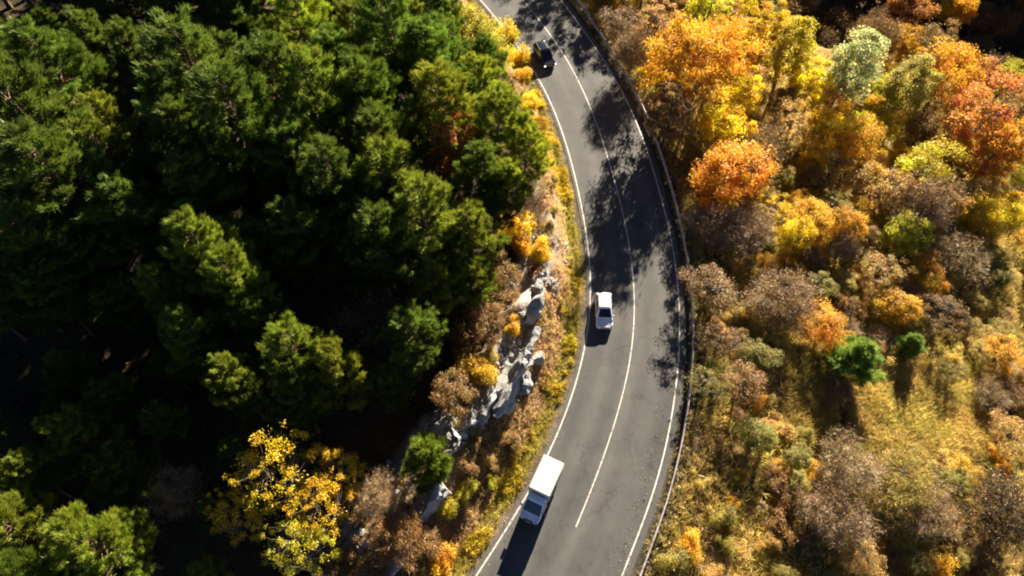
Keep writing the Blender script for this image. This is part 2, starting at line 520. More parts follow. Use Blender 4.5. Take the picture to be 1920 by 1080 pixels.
# ------------------------------------------------------------------ guard rail
GALV = NT('weathered_galvanised_steel')
_n = GALV.noise(1.4, 5, 0.7, GALV.pos())
GALV.bsdf(GALV.ramp(_n, [(0.3, (.22, .15, .14)), (0.55, (.46, .42, .43)), (0.8, (.58, .55, .56))]), 0.45, 0.35)
GALV = GALV.m
def guard_rail():
    L = smooth_line(resample(RAIL, 0.5), 6)
    s = np.concatenate([[0], np.cumsum(np.hypot(*np.diff(L, axis=0).T))])
    at = lambda q: np.array([np.interp(q, s, L[:, 0]), np.interp(q, s, L[:, 1])])
    q0, q1 = 20.0, s[-1] - 15
    p0 = at(q0)
    root = empty('guard_rail', (0, 0, 0))
    tag(root, 'long grey steel guard rail following the outer curve of the road', 'guard rail')
    prof = [(-0.02, .30), (-0.10, .36), (-0.10, .44), (-0.02, .50), (-0.02, .58), (-0.10, .64), (-0.10, .74), (-0.02, .80)]
    prof = prof + [(x + 0.03, z) for x, z in prof[::-1]]
    post_me = None
    q, step = q0, 2.7
    while q < q1:
        a, b = q + 0.006, q + step - 0.006
        rings = []
        for f in np.linspace(a, b, 4):
            c, t = at(f), at(f + 0.05) - at(f - 0.05)
            t /= np.hypot(*t)
            nrm = np.array([t[1], -t[0]])
            rings.append([(c[0] + nrm[0] * px, c[1] + nrm[1] * px, pz) for px, pz in prof])
        V = [v for r in rings for v in r]
        k = len(prof)
        F = [(i * k + j, i * k + (j + 1) % k, (i + 1) * k + (j + 1) % k, (i + 1) * k + j) for i in range(3) for j in range(k)]
        F += [tuple(range(k))[::-1], tuple(range(3 * k, 4 * k))]
        link('rail_beam', py_mesh('rail_beam', V, F, GALV), root)
        if post_me is None:
            bm = bmesh.new()
            for (x0, x1, y0, y1, z0, z1) in ((0.02, 0.05, -.05, .05, .42, .66), (.05, .065, -.08, .08, -1.0, .90), (.065, .19, -.010, .010, -1.0, .90), (.19, .205, -.08, .08, -1.0, .90)):
                bmesh.ops.create_cube(bm, size=1, matrix=Matrix.Translation(((x0 + x1) / 2, (y0 + y1) / 2, (z0 + z1) / 2)) @ Matrix.Diagonal((x1 - x0, y1 - y0, z1 - z0, 1)))
            post_me = bpy.data.meshes.new('post')
            bm.to_mesh(post_me); bm.free()
            post_me.materials.append(GALV)
        c, t = at(q), at(q + 0.05) - at(q - 0.05)
        po = link('post', post_me, root)
        po.location = (c[0], c[1], 0)
        po.rotation_euler = (0, 0, math.atan2(t[1], t[0]) - math.pi / 2)
        q += step
guard_rail()

# ------------------------------------------------------------------ vehicles
def glass_mat():
    m = NT('dark_window_glass')
    n = m.noise(2.0, 2, 0.5, m.pos())
    m.bsdf(m.ramp(n, [(0.3, (.008, .010, .016)), (0.7, (.016, .019, .028))]), 0.06, spec=0.6)
    return m.m
GLASS = glass_mat()
RUBBER = plain('tyre_rubber', (.018, .018, .018), 0.85)
ALLOY = plain('alloy_rim', (.42, .43, .45), 0.35, 0.7)
BLACK_TRIM = plain('black_trim', (.02, .02, .022), 0.6)
WHITE_PAINT = plain('white_car_paint', (.76, .76, .77), 0.22, noise_amt=.03, coat=0.6)
CAB_PAINT = plain('white_cab_paint', (.80, .84, .90), 0.22, noise_amt=.04, coat=0.5)  # white, with the blue skylight of the box's shadow put into it
BOX_PAINT = plain('cream_cargo_panel', (.48, .465, .42), 0.5, noise_amt=.12, scale=1.5)
BLACK_PAINT = plain('black_car_paint', (.010, .012, .016), 0.18, noise_amt=.1, coat=0.8)
PLATE = plain('number_plate_white', (.7, .7, .68), 0.5)
RED_LENS = plain('red_lens', (.35, .012, .01), 0.2)
CLEAR_LENS = plain('clear_lens', (.55, .57, .6), 0.12, 0.3)
def lamp_mat():
    m = NT('lit_headlamp')
    e = m.n('ShaderNodeEmission')
    e.inputs['Color'].default_value = (1, .98, .94, 1)
    e.inputs['Strength'].default_value = 0.75
    m.l(e.outputs[0], m.out.inputs['Surface'])
    return m.m
LIT = lamp_mat()

def rring(hw, y0, y1, r, n=4):
    pts = []
    for cx, cyy, a0 in ((hw - r, y1 - r, 0), (-hw + r, y1 - r, 90), (-hw + r, y0 + r, 180), (hw - r, y0 + r, 270)):
        for i in range(n + 1):
            a = R(a0 + 90 * i / n)
            pts.append((cx + r * math.cos(a), cyy + r * math.sin(a)))
    return pts

def loft(rings, cap0=True, cap1=True):
    k = len(rings[0])
    V = [v for r in rings for v in r]
    F = [(i * k + j, i * k + (j + 1) % k, (i + 1) * k + (j + 1) % k, (i + 1) * k + j) for i in range(len(rings) - 1) for j in range(k)]
    if cap0:
        F.append(tuple(range(k))[::-1])
    if cap1:
        F.append(tuple(range((len(rings) - 1) * k, len(rings) * k)))
    return V, F

def merge(*meshes):
    V, F = [], []
    for v, f in meshes:
        o = len(V)
        V += list(v)
        F += [tuple(i + o for i in g) for g in f]
    return V, F

def shell(name, vf, mat, parent, angle=35):
    me = py_mesh(name, vf[0], vf[1], mat, True)
    me.set_sharp_from_angle(angle=R(angle))
    return link(name, me, parent)

def slab(quad, th):
    """a quad given a thickness along its normal (outwards)"""
    q = [Vector(p) for p in quad]
    n = (q[1] - q[0]).cross(q[2] - q[0]).normalized() * th
    V = [p - n * .5 for p in q] + [p + n for p in q]
    F = [(3, 2, 1, 0), (4, 5, 6, 7), (0, 1, 5, 4), (1, 2, 6, 5), (2, 3, 7, 6), (3, 0, 4, 7)]
    return [tuple(v) for v in V], F

def rbox(x0, x1, y0, y1, z0, z1, r=.03):
    cx, hw = (x0 + x1) / 2, (x1 - x0) / 2
    r = min(r, hw * .9, (y1 - y0) * .45, (z1 - z0) * .45)
    g = lambda ins, z: [(cx + px, py, z) for px, py in rring(hw - ins, y0 + ins, y1 - ins, max(r * .6, .004), 2)]
    return loft([g(r * .7, z0), g(0, z0 + r), g(0, z1 - r), g(r * .7, z1)])

def wheel_set(root, ys, track, rad, wid, hub=ALLOY):
    for y in ys:
        for sx in (-1, 1):
            prof = [(0, .55), (.02, .80), (.04, .95), (.10, 1.0), (.5, 1.0), (.90, 1.0), (.96, .95), (.98, .80), (1.0, .55)]
            n = 18
            rings = [[((f - .5) * wid, math.cos(2 * math.pi * i / n) * rad * q, math.sin(2 * math.pi * i / n) * rad * q) for i in range(n)] for f, q in prof]
            w = shell('wheel', loft(rings), RUBBER, root)
            w.location = (sx * track, y, rad)
            disc = [[(sx * x, math.cos(2 * math.pi * i / n) * rad * q, math.sin(2 * math.pi * i / n) * rad * q) for i in range(n)] for x, q in ((wid * .40, .60), (wid * .52, .58), (wid * .47, .48), (wid * .49, .16), (wid * .54, .12))]
            if sx < 0:
                disc = [d[::-1] for d in disc]
            shell('rim', loft(disc), hub, w)

def cabin_glass(root, wb, wr, yb, yr, zb, zr, rb, rr, splits, front=True, rear=True):
    """windows set into the tapered cabin: belt ring (wb, yb) at zb, roof ring (wr, yr) at zr"""
    L = lambda a, b, t: a + (b - a) * t
    t0, t1 = .03, .93
    z = lambda t: L(zb, zr, t)
    if front:
        X = lambda t: L(wb - rb, wr - rr, t) + .015
        Y = lambda t: L(yb[1], yr[1], t)
        shell('windshield', slab([(-X(t0), Y(t0), z(t0)), (-X(t1), Y(t1), z(t1)), (X(t1), Y(t1), z(t1)), (X(t0), Y(t0), z(t0))][::-1], .010), GLASS, root)
    if rear:
        X = lambda t: L(wb - rb, wr - rr, t)
        Y = lambda t: L(yb[0], yr[0], t)
        t0r = .22
        shell('rear_window', slab([(-X(t0r), Y(t0r), z(t0r)), (X(t0r), Y(t0r), z(t0r)), (X(t1), Y(t1), z(t1)), (-X(t1), Y(t1), z(t1))], .010), GLASS, root)
    for sx in (-1, 1):
        XX = lambda t: sx * L(wb, wr, t)
        for a, b in splits:
            y = lambda t, f: L(L(yb[0] + rb, yr[0] + rr, t), L(yb[1] - rb, yr[1] - rr, t), f)
            q = [(XX(t0), y(t0, a), z(t0)), (XX(t0), y(t0, b), z(t0)), (XX(t1), y(t1, b), z(t1)), (XX(t1), y(t1, a), z(t1))]
            shell('side_window', slab(q if sx > 0 else q[::-1], .010), GLASS, root)

def mirrors(root, x, y, z, mat, w=.2, h=.13):
    for sx in (-1, 1):
        a, b = sorted((sx * (x + .03), sx * (x + w)))
        arm = sorted((sx * (x - .06), sx * (x + .05)))
        shell('side_mirror', merge(rbox(a, b, y - .06, y + .05, z, z + h, .035), rbox(arm[0], arm[1], y - .03, y + .02, z + .01, z + .05, .01)), mat, root)

def lamps(root, name, xs, w, y, z0, z1, mat, out):
    for sx in (-1, 1):
        a, b = sorted((sx * (xs - w), sx * xs))
        y0, y1 = sorted((y - out * .16, y + out * .015))
        shell(name, rbox(a, b, y0, y1, z0, z1, .03), mat, root)

def make_car(root, L, W, H, paint, hood=.25, gr=.30, lit=False, roofrails=False):
    hl, hw = L / 2, W / 2
    zb = H * .62                                              # belt line
    wsb = hl - L * hood                                       # windshield base
    def deck(y):
        f = max(0, (y - wsb) / (hl - wsb))
        return zb - (.20 * f + .10 * f ** 3) * (H / 1.5)
    def ring(ins, zf, r, tuck=0.0):
        out = []
        for x, y in rring(hw - ins, -hl + ins * .6, hl - ins * .6, r):
            e = (abs(y) / hl) ** 6
            out.append((x * (1 - .10 * e - tuck), y, zf(y)))
        return out
    low = [ring(.10, lambda y: gr - .06, .22), ring(.03, lambda y: gr + .02, .26), ring(.015, lambda y: gr + .16, .3), ring(0, lambda y: .60 * deck(y) + .02, .32), ring(.02, lambda y: deck(y) - .10, .32), ring(.055, lambda y: deck(y) - .03, .32), ring(.13, lambda y: deck(y), .30)]
    yb, yr = (-hl + .10, wsb), (-hl + .10 + .42, wsb - .80 * (H / 1.5))
    wb, wr = hw - .085, hw - .26
    rb, rr = .16, .15
    A = lambda w, y, z, r: [(px, py, z) for px, py in rring(w, y[0], y[1], r)]
    mid = lambda t: A(wb + (wr - wb) * t, (yb[0] + (yr[0] - yb[0]) * t, yb[1] + (yr[1] - yb[1]) * t), zb + (H - .07 - zb) * t, rb + (rr - rb) * t)
    cab = [A(wb, yb, zb - .10, rb), mid(0), mid(.5), mid(1.0), A(wr - .05, (yr[0] + .05, yr[1] - .06), H - .025, rr * .9), A(wr - .2, (yr[0] + .22, yr[1] - .28), H, rr * .7)]
    shell('body', merge(loft(low), loft(cab)), paint, root)
    cabin_glass(root, wb, wr, yb, yr, zb, H - .07, rb, rr, ((.04, .30), (.335, .64), (.67, .97)))
    for sx in (-1, 1):
        y0, y1 = yb[0] + .35, yb[1] - .1
        for f in (.02, .34, .66, .97):
            ys = y0 + (y1 - y0) * f
            a, b = sorted((sx * (hw - .03), sx * (hw + .002)))
            shell('door_seam', rbox(a, b, ys - .008, ys + .008, gr + .14, zb - .12, .003), BLACK_TRIM, root)
        for f in (.36, .68):
            yy = y0 + (y1 - y0) * f
            a, b = sorted((sx * (hw - .012), sx * (hw + .012)))
            shell('door_handle', rbox(a, b, yy - .09, yy + .06, zb - .17, zb - .13, .01), paint, root)
    wheel_set(root, (-hl + L * .19, hl - L * .20), hw - .10, .33 * H / 1.5, .215)
    mirrors(root, hw - .09, wsb - .22, zb + .0, paint)
    lamps(root, 'headlight', hw - .10, .34, hl - .05, deck(hl) - .20, deck(hl) - .05, LIT if lit else CLEAR_LENS, 1)
    lamps(root, 'tail_light', hw - .09, .22, -hl + .05, zb - .26, zb - .02, RED_LENS, -1)
    shell('grille', rbox(-.42, .42, hl - .09, hl + .006, gr + .20, gr + .33, .03), BLACK_TRIM, root)
    shell('bumper_intake', rbox(-.62, .62, hl - .12, hl - .004, gr + .0, gr + .11, .03), BLACK_TRIM, root)
    shell('number_plate', rbox(-.26, .26, hl - .02, hl + .014, gr + .13, gr + .24, .006), PLATE, root)
    shell('number_plate', rbox(-.26, .26, -hl - .012, -hl + .03, zb - .22, zb - .11, .006), PLATE, root)
    shell('underbody', rbox(-hw + .12, hw - .12, -hl + .2, hl - .2, .17, gr + .05, .03), BLACK_TRIM, root)
    if roofrails:
        for sx in (-1, 1):
            a, b = sorted((sx * (wr - .06), sx * (wr - .025)))
            shell('roof_rail', rbox(a, b, yr[0] + .25, yr[1] - .2, H - .03, H + .035, .012), ALLOY, root)

def make_truck(root):
    # cargo box on a chassis, with a bonneted cab in front (forward is +Y)
    hw = .98
    shell('cargo_box', rbox(-hw, hw, -2.75, .42, .80, 2.66, .06), BOX_PAINT, root)
    for i in range(4):
        y = -2.2 + i * .7
        shell('roof_rib', rbox(-hw + .08, hw - .08, y - .03, y + .03, 2.64, 2.668, .006), BOX_PAINT, root)
    for sx in (-1, 1):
        for i in range(5):
            a, b = sorted((sx * (hw - .01), sx * (hw + .016)))
            shell('side_batten', rbox(a, b, -2.3 + i * .6, -2.27 + i * .6, .92, 2.58, .006), BLACK_TRIM, root)
        a, b = sorted((sx * (hw - .05), sx * (hw + .004)))
        shell('roof_edge', rbox(a, b, -2.74, .41, 2.60, 2.672, .02), ALLOY, root)
    for sx in (-1, 1):
        a, b = sorted((sx * (hw - .01), sx * (hw + .022)))
        shell('box_trim', rbox(a, b, -2.73, .40, .80, .90, .008), BLACK_TRIM, root)
        a, b = sorted((sx * .03, sx * (hw - .05)))
        shell('rear_door', rbox(a, b, -2.785, -2.73, .88, 2.56, .02), BOX_PAINT, root)
    shell('chassis', rbox(-.45, .45, -2.7, 2.3, .46, .79, .02), BLACK_TRIM, root)
    wsb, hl = 2.02, 2.58
    zb = 1.20
    deck = lambda y: zb - .26 * max(0, (y - wsb) / (hl - wsb)) ** 1.3
    cw = .95
    def ring(ins, zf, r):
        return [(x * (1 - .10 * (max(0, y - 1.6) / 1.0) ** 2), y, zf(y)) for x, y in rring(cw - ins, .52 + ins * .5, hl - ins * .5, r)]
    low = [ring(.10, lambda y: .42, .2), ring(.02, lambda y: .50, .24), ring(0, lambda y: .82, .26), ring(.01, lambda y: deck(y) - .12, .26), ring(.05, lambda y: deck(y) - .03, .26), ring(.12, lambda y: deck(y), .24)]
    yb, yr, wb, wr, rb, rr = (.53, wsb), (.55, 1.16), cw - .05, cw - .15, .10, .11
    A = lambda w, y, z, r: [(px, py, z) for px, py in rring(w, y[0], y[1], r)]
    H = 2.12
    mid = lambda t: A(wb + (wr - wb) * t, (yb[0] + (yr[0] - yb[0]) * t, yb[1] + (yr[1] - yb[1]) * t), zb + (H - .07 - zb) * t, rb + (rr - rb) * t)
    cab = [A(wb, yb, zb - .1, rb), mid(0), mid(.5), mid(1), A(wr - .05, (yr[0] + .03, yr[1] - .06), H - .025, rr * .9), A(wr - .2, (yr[0] + .12, yr[1] - .24), H, rr * .7)]
    shell('cab', merge(loft(low), loft(cab)), CAB_PAINT, root)
    cabin_glass(root, wb, wr, yb, yr, zb, H - .07, rb, rr, ((.10, .96),), True, False)
    mirrors(root, cw - .06, 1.72, 1.36, BLACK_TRIM, .27, .34)
    lamps(root, 'headlight', .80, .26, hl - .03, .82, 1.00, CLEAR_LENS, 1)
    lamps(root, 'tail_light', .9, .14, -2.73, .62, .76, RED_LENS, -1)
    shell('grille', rbox(-.46, .46, hl - .08, hl + .012, .74, .98, .03), BLACK_TRIM, root)
    shell('front_bumper', rbox(-.84, .84, hl - .30, hl + .05, .42, .62, .05), BLACK_TRIM, root)
    shell('number_plate', rbox(-.26, .26, hl + .045, hl + .066, .46, .57, .006), PLATE, root)
    wheel_set(root, (-1.75, 1.85), .80, .36, .22, plain('steel_rim', (.25, .25, .26), .5, .4))
    shell('mud_guard', merge(rbox(.66, .96, -2.25, -2.22, .3, .8, .005), rbox(-.96, -.66, -2.25, -2.22, .3, .8, .005)), BLACK_TRIM, root)

def park(name, label, cat, px, py, z, heading, back, builder, group=None):
    """the vehicle whose roof point (`back` metres behind its centre) is seen at a pixel at height z"""
    h = np.array(heading, float); h /= np.hypot(*h)
    x, y = on_plane(px, py, z)
    root = empty(name, (x + h[0] * back, y + h[1] * back, 0.0), math.atan2(h[1], h[0]) - math.pi / 2)
    tag(root, label, cat, group)
    builder(root)
    return root
park('hatchback_car', 'white hatchback car driving in the left lane at the edge of the tree shadow', 'car', 1134, 567, 1.5, (-.03, -1), .45, lambda r: make_car(r, 4.05, 1.78, 1.52, WHITE_PAINT))
park('box_truck', 'small truck with a cream cargo box and white cab with a blue skylight tint', 'truck', 1025, 891, 2.66, (-.43, -.90), 1.16, make_truck)
park('dark_suv', 'black car with two lit headlights in the shade at the top of the road', 'car', 1019, 88, 1.6, (.36, -.93), .35, lambda r: make_car(r, 4.4, 1.82, 1.62, BLACK_PAINT, hood=.24, gr=.34, lit=True, roofrails=True))

# ------------------------------------------------------------------ tree builders
def tubes(paths, sides=5):
    """paths: list of (points, radii); returns verts, quads"""
    V, F, o = [], [], 0
    ang = np.arange(sides) * 2 * math.pi / sides
    for pts, rad in paths:
        pts = np.asarray(pts, float)
        t = np.gradient(pts, axis=0)
        t /= np.linalg.norm(t, axis=1)[:, None] + 1e-9
        ref = np.where(np.abs(t[:, 2:3]) > 0.9, np.array([[1.0, 0, 0]]), np.array([[0, 0, 1.0]]))
        u = np.cross(t, ref); u /= np.linalg.norm(u, axis=1)[:, None] + 1e-9
        w = np.cross(t, u)
        for p, uu, ww, r in zip(pts, u, w, rad):
            V.append(p + r * (np.cos(ang)[:, None] * uu + np.sin(ang)[:, None] * ww))
        for i in range(len(pts) - 1):
            for j in range(sides):
                F.append((o + i * sides + j, o + i * sides + (j + 1) % sides, o + (i + 1) * sides + (j + 1) % sides, o + (i + 1) * sides + j))
        o += len(pts) * sides
    return np.concatenate(V), np.array(F)

def unit(v):
    return v / (np.linalg.norm(v, axis=-1, keepdims=True) + 1e-9)

def needle_tris(centers, dirs, n, length, width, spread, r, tint, hue):
    """sprays of n slim triangles at each centre, about dirs"""
    k = len(centers)
    c = np.repeat(centers, n, 0)
    d = unit(np.repeat(dirs, n, 0) + r.normal(0, spread, (k * n, 3)))
    L = length * r.uniform(0.6, 1.25, (k * n, 1))
    side = unit(np.cross(d, r.normal(0, 1, (k * n, 3)))) * width * r.uniform(0.7, 1.3, (k * n, 1))
    start = c + r.normal(0, length * 0.24, (k * n, 3))
    V = np.stack([start - side / 2, start + side / 2, start + d * L], 1).reshape(-1, 3)
    F = np.arange(k * n * 3).reshape(-1, 3)
    ti = np.repeat(np.clip(np.repeat(tint, n) + r.normal(0, .16, k * n), 0, 1), 3)
    hu = np.repeat(np.clip(np.repeat(hue, n) + r.normal(0, .15, k * n), 0, 1), 3)
    return V, F, ti, hu

def leaf_quads(centers, normals, size, r, tint, hue, asp=0.62):
    k = len(centers)
    nrm = unit(normals + r.normal(0, 0.75, (k, 3)))
    u = unit(np.cross(nrm, r.normal(0, 1, (k, 3))))
    v = np.cross(nrm, u)
    s = size * r.uniform(0.6, 1.35, (k, 1))
    V = np.stack([centers - u * s * 0.5, centers - v * s * asp * .5 + nrm * s * .06, centers + u * s * 0.5, centers + v * s * asp * .5 + nrm * s * .06], 1).reshape(-1, 3)
    F = np.arange(k * 4).reshape(-1, 4)
    return V, F, np.repeat(np.clip(tint, 0, 1), 4), np.repeat(np.clip(hue, 0, 1), 4)

def attrs(t, h):
    return {'tint': ('FLOAT', 'POINT', t), 'hue': ('FLOAT', 'POINT', h)}

def make_pine(seed, h=13.0, rad=3.4, n_br=95, dens=1.0, young=False):
    r = np.random.default_rng(seed)
    lean = r.normal(0, 0.03, 2)
    zz = np.linspace(-0.8, h * 0.97, 8)
    tr = np.column_stack([lean[0] * zz + 0.15 * np.sin(zz * .5 + seed), lean[1] * zz + .15 * np.cos(zz * .4 + seed), zz])
    paths = [(tr, np.interp(zz, [-0.8, 0, h], [0.30, 0.24, 0.03]))]
    C, D, T, H = [], [], [], []
    z0 = h * (0.12 if young else 0.36)
    for i in range(n_br):
        f = (i + r.uniform(0, 1)) / n_br
        z = z0 + (h * 0.98 - z0) * f
        az = i * 2.39996 + r.normal(0, .35)
        prof = (1 - f) ** (0.75 if young else 0.55) * (0.72 + 0.28 * min(1, f * 5 + .4))
        L = rad * prof * r.uniform(0.45, 1.28) + 0.25
        base = np.array([np.interp(z, zz, tr[:, 0]), np.interp(z, zz, tr[:, 1]), z])
        rise = 0.05 + 0.55 * f + r.normal(0, 0.10)
        out = np.array([math.cos(az), math.sin(az), 0])
        q = np.linspace(0, 1, 5)
        bend = r.normal(0, .12)
        per = np.array([-math.sin(az), math.cos(az), 0])
        P = base + np.outer(q * L, out) + np.outer(L * bend * q ** 2, per) + np.outer(L * (rise * q + 0.22 * q ** 2 - 0.12 * math.sin(seed) * q), [0, 0, 1])
        paths.append((P, 0.012 + 0.022 * L * (1 - q)))
        nt = max(5, int(L * 8.5 * dens))
        bt, bh = r.uniform(.25, .75), r.uniform(.3, .7)
        for _ in range(nt):
            g = r.uniform(0.30, 1.0) ** 0.6
            c = np.array([np.interp(g, q, P[:, k]) for k in range(3)])
            lat = r.normal(0, 0.17 * L * (1.15 - 0.7 * g) + .06)
            c = c + per * lat + np.array([0, 0, abs(r.normal(0, .14)) + 0.10 * abs(lat)])
            C.append(c)
            D.append(unit(out * 0.55 + per * np.sign(lat) * min(1, abs(lat)) * .6 + np.array([0, 0, 0.75])))
            T.append(bt + r.normal(0, .16)); H.append(bh + r.normal(0, .1))
    V, F, ti, hu = needle_tris(np.array(C), np.array(D), 26, 0.40, 0.052, 0.38, r, np.array(T), np.array(H))
    crown = np_mesh('pine_crown', V, F, attrs(ti, hu), False, NEEDLE)
    tv, tf = tubes(paths[:1], 8)
    trunk = np_mesh('pine_trunk', tv, tf, None, True, PINE_BARK)
    bv, bf = tubes(paths[1:], 4)
    limbs = np_mesh('pine_limbs', bv, bf, None, True, PINE_BARK)
    return dict(h=h, r=rad, cz=0.68 * h, parts=(('trunk', trunk), ('limbs', limbs), ('crown', crown)))

def skeleton(r, h, rad, trunk_f, n_limb, n_tips, top=1.0, flat=0.9):
    """trunk, limbs and branch tips of a broadleaf tree; returns paths and tip points"""
    zz = np.linspace(-0.8, h * 0.8, 7)
    wob = r.normal(0, 0.06, 2)
    tr = np.column_stack([wob[0] * zz, wob[1] * zz, zz])
    r0 = 0.020 * h + 0.03
    paths = [(tr, np.interp(zz, [-.8, 0, h * .8], [r0 * 1.35, r0, r0 * .25]))]
    cz, hz = h * (trunk_f + 1) / 2, h * (1 - trunk_f) / 2
    tips, lob = [], r.uniform(0, 6.3, 2)
    for i in range(n_tips):
        u = (i + 0.5) / n_tips
        ph = math.acos(1 - 1.72 * u)
        az = i * 2.39996 + r.normal(0, .25)
        rr = r.uniform(0.55, 1.0) * (1 + .17 * math.sin(2 * az + lob[0]) + .13 * math.sin(3 * az + lob[1] + 2 * u))
        tips.append((rad * rr * math.sin(ph) ** 0.85 * math.cos(az), rad * rr * math.sin(ph) ** 0.85 * math.sin(az), cz + hz * rr * math.cos(ph) * (1.0 if math.cos(ph) > 0 else flat)))
    tips = np.array(tips)
    limbs = []
    for i in range(n_limb):
        az = i * 2 * math.pi / n_limb + r.normal(0, .3)
        z = h * r.uniform(trunk_f * .8, 0.55)
        e = np.array([rad * .5 * math.cos(az), rad * .5 * math.sin(az), z + h * r.uniform(.12, .28)])
        s = np.array([wob[0] * z, wob[1] * z, z])
        limbs.append((s, e))
        q = np.linspace(0, 1, 5)[:, None]
        P = s * (1 - q) + e * q + np.array([0, 0, 1]) * (0.25 * rad * q * (1 - q)) * -0.6
        paths.append((P, np.linspace(r0 * .5, r0 * .22, 5)))
    ends = np.array([e for s, e in limbs] + [tr[-1]])
    for t in tips:
        j = np.linalg.norm(ends - t, axis=1).argmin()
        s = ends[j]
        q = np.linspace(0, 1, 4)[:, None]
        P = s * (1 - q) + t * q + np.array([0, 0, -1]) * (.3 * q * (1 - q)) + r.normal(0, .06, (4, 3)) * q * (1 - q) * 4
        paths.append((P, np.linspace(r0 * .2, 0.012, 4)))
    return paths, tips

def make_broadleaf(seed, h=9.0, rad=3.0, n_tips=60, leaves=17000, size=0.18, clump=0.30, trunk_f=0.15, twigs=1200, sparse=0.0):
    r = np.random.default_rng(seed)
    paths, tips = skeleton(r, h, rad, trunk_f, 6, n_tips)
    k = len(tips)
    wts = r.uniform(0.5, 1.5, k) ** (1 + sparse * 2)
    which = r.choice(k, leaves, p=wts / wts.sum())
    cr = clump * rad * r.uniform(0.5, 1.35, k)
    d = unit(r.normal(0, 1, (leaves, 3)))
    d[:, 2] = np.where(d[:, 2] < -0.35, -d[:, 2] * .6, d[:, 2])
    rr = r.uniform(0.0, 1.12, (leaves, 1)) ** 0.6
    C = tips[which] + d * rr * cr[which][:, None] * np.array([1, 1, .82])
    cen = np.array([0, 0, h * .5])
    N = unit(0.6 * d + 0.5 * unit(C - cen) + np.array([0, 0, .35]))
    ct, ch = r.uniform(.25, .75, k), r.uniform(.2, .8, k)
    V, F, ti, hu = leaf_quads(C, N, size, r, ct[which] + r.normal(0, .17, leaves), ch[which] + r.normal(0, .17, leaves))
    crown = np_mesh('leaf_crown', V, F, attrs(ti, hu), False, LEAF)
    tv, tf = tubes(paths[:1], 7)
    bv, bf = tubes(paths[1:], 4)
    parts = [('trunk', np_mesh('leaf_trunk', tv, tf, None, True, GREY_BARK)), ('limbs', np_mesh('leaf_limbs', bv, bf, None, True, GREY_BARK)), ('crown', crown)]
    return dict(h=h, r=rad, cz=h * (trunk_f + 1) / 2, parts=tuple(parts))

def make_bare(seed, h=8.0, rad=2.8, n_tips=80, twig_n=10500, leaves=4500):
    r = np.random.default_rng(seed)
    paths, tips = skeleton(r, h, rad, 0.22, 7, n_tips)
    k = len(tips)
    sub = np.repeat(tips, 6, 0) + r.normal(0, .22 * rad, (k * 6, 3)) * np.array([1, 1, .8])
    dirs = unit(unit(sub - np.array([0, 0, h * .35])) + np.array([0, 0, .35]))
    V, F, ti, hu = needle_tris(sub, dirs, max(1, twig_n // (k * 6)), 0.70, 0.034, 0.75, r, r.uniform(.2, .8, k * 6), r.uniform(.2, .8, k * 6))
    twig = np_mesh('bare_twigs', V, F, attrs(ti, hu), False, TWIG)
    j = r.integers(0, k * 6, leaves)
    C = sub[j] + r.normal(0, .38, (leaves, 3))
    V2, F2, t2, h2 = leaf_quads(C, unit(r.normal(0, 1, (leaves, 3))), .17, r, r.uniform(0, 1, leaves), r.uniform(0, 1, leaves))
    lv = np_mesh('sparse_leaves', V2, F2, attrs(t2, h2), False, LEAF)
    tv, tf = tubes(paths[:1], 6)
    bv, bf = tubes(paths[1:], 4)
    return dict(h=h, r=rad, cz=h * .6, parts=(('trunk', np_mesh('bare_trunk', tv, tf, None, True, GREY_BARK)), ('limbs', np_mesh('bare_limbs', bv, bf, None, True, GREY_BARK)), ('twigs', twig), ('leaves', lv)))

def make_shrub(seed, h=2.4, rad=1.5, n_tips=34, leaves=5200, size=0.17):
    r = np.random.default_rng(seed)
    tips, paths, lob = [], [], r.uniform(0, 6.3, 2)
    for i in range(n_tips):
        u = (i + .5) / n_tips
        ph = math.acos(1 - u * 0.98)
        az = i * 2.39996 + r.normal(0, .3)
        rr = r.uniform(.5, 1.0) * (1 + .30 * math.sin(2 * az + lob[0]) + .2 * math.sin(3 * az + lob[1]))
        t = np.array([rad * rr * math.sin(ph) * math.cos(az), rad * rr * math.sin(ph) * math.sin(az), h * (.15 + .85 * rr * math.cos(ph))])
        tips.append(t)
        s = np.array([r.normal(0, .12), r.normal(0, .12), -.3])
        q = np.linspace(0, 1, 4)[:, None]
        paths.append((s * (1 - q) + t * q + np.array([0, 0, .35]) * q * (1 - q), np.linspace(.03, .008, 4)))
    tips = np.array(tips)
    which = r.integers(0, n_tips, leaves)
    d = unit(r.normal(0, 1, (leaves, 3)))
    C = tips[which] + d * r.uniform(0, 1.15, (leaves, 1)) ** .8 * .36 * rad * r.uniform(.7, 1.3, n_tips)[which][:, None]
    C[:, 2] = np.maximum(C[:, 2], 0.02)
    ct, ch = r.uniform(.25, .75, n_tips), r.uniform(.2, .8, n_tips)
    V, F, ti, hu = leaf_quads(C, unit(d * .5 + unit(C) + np.array([0, 0, .4])), size, r, ct[which] + r.normal(0, .18, leaves), ch[which] + r.normal(0, .18, leaves))
    crown = np_mesh('shrub_crown', V, F, attrs(ti, hu), False, LEAF)
    bv, bf = tubes(paths, 3)
    return dict(h=h, r=rad, cz=h * .55, parts=(('stems', np_mesh('shrub_stems', bv, bf, None, True, GREY_BARK)), ('crown', crown)))

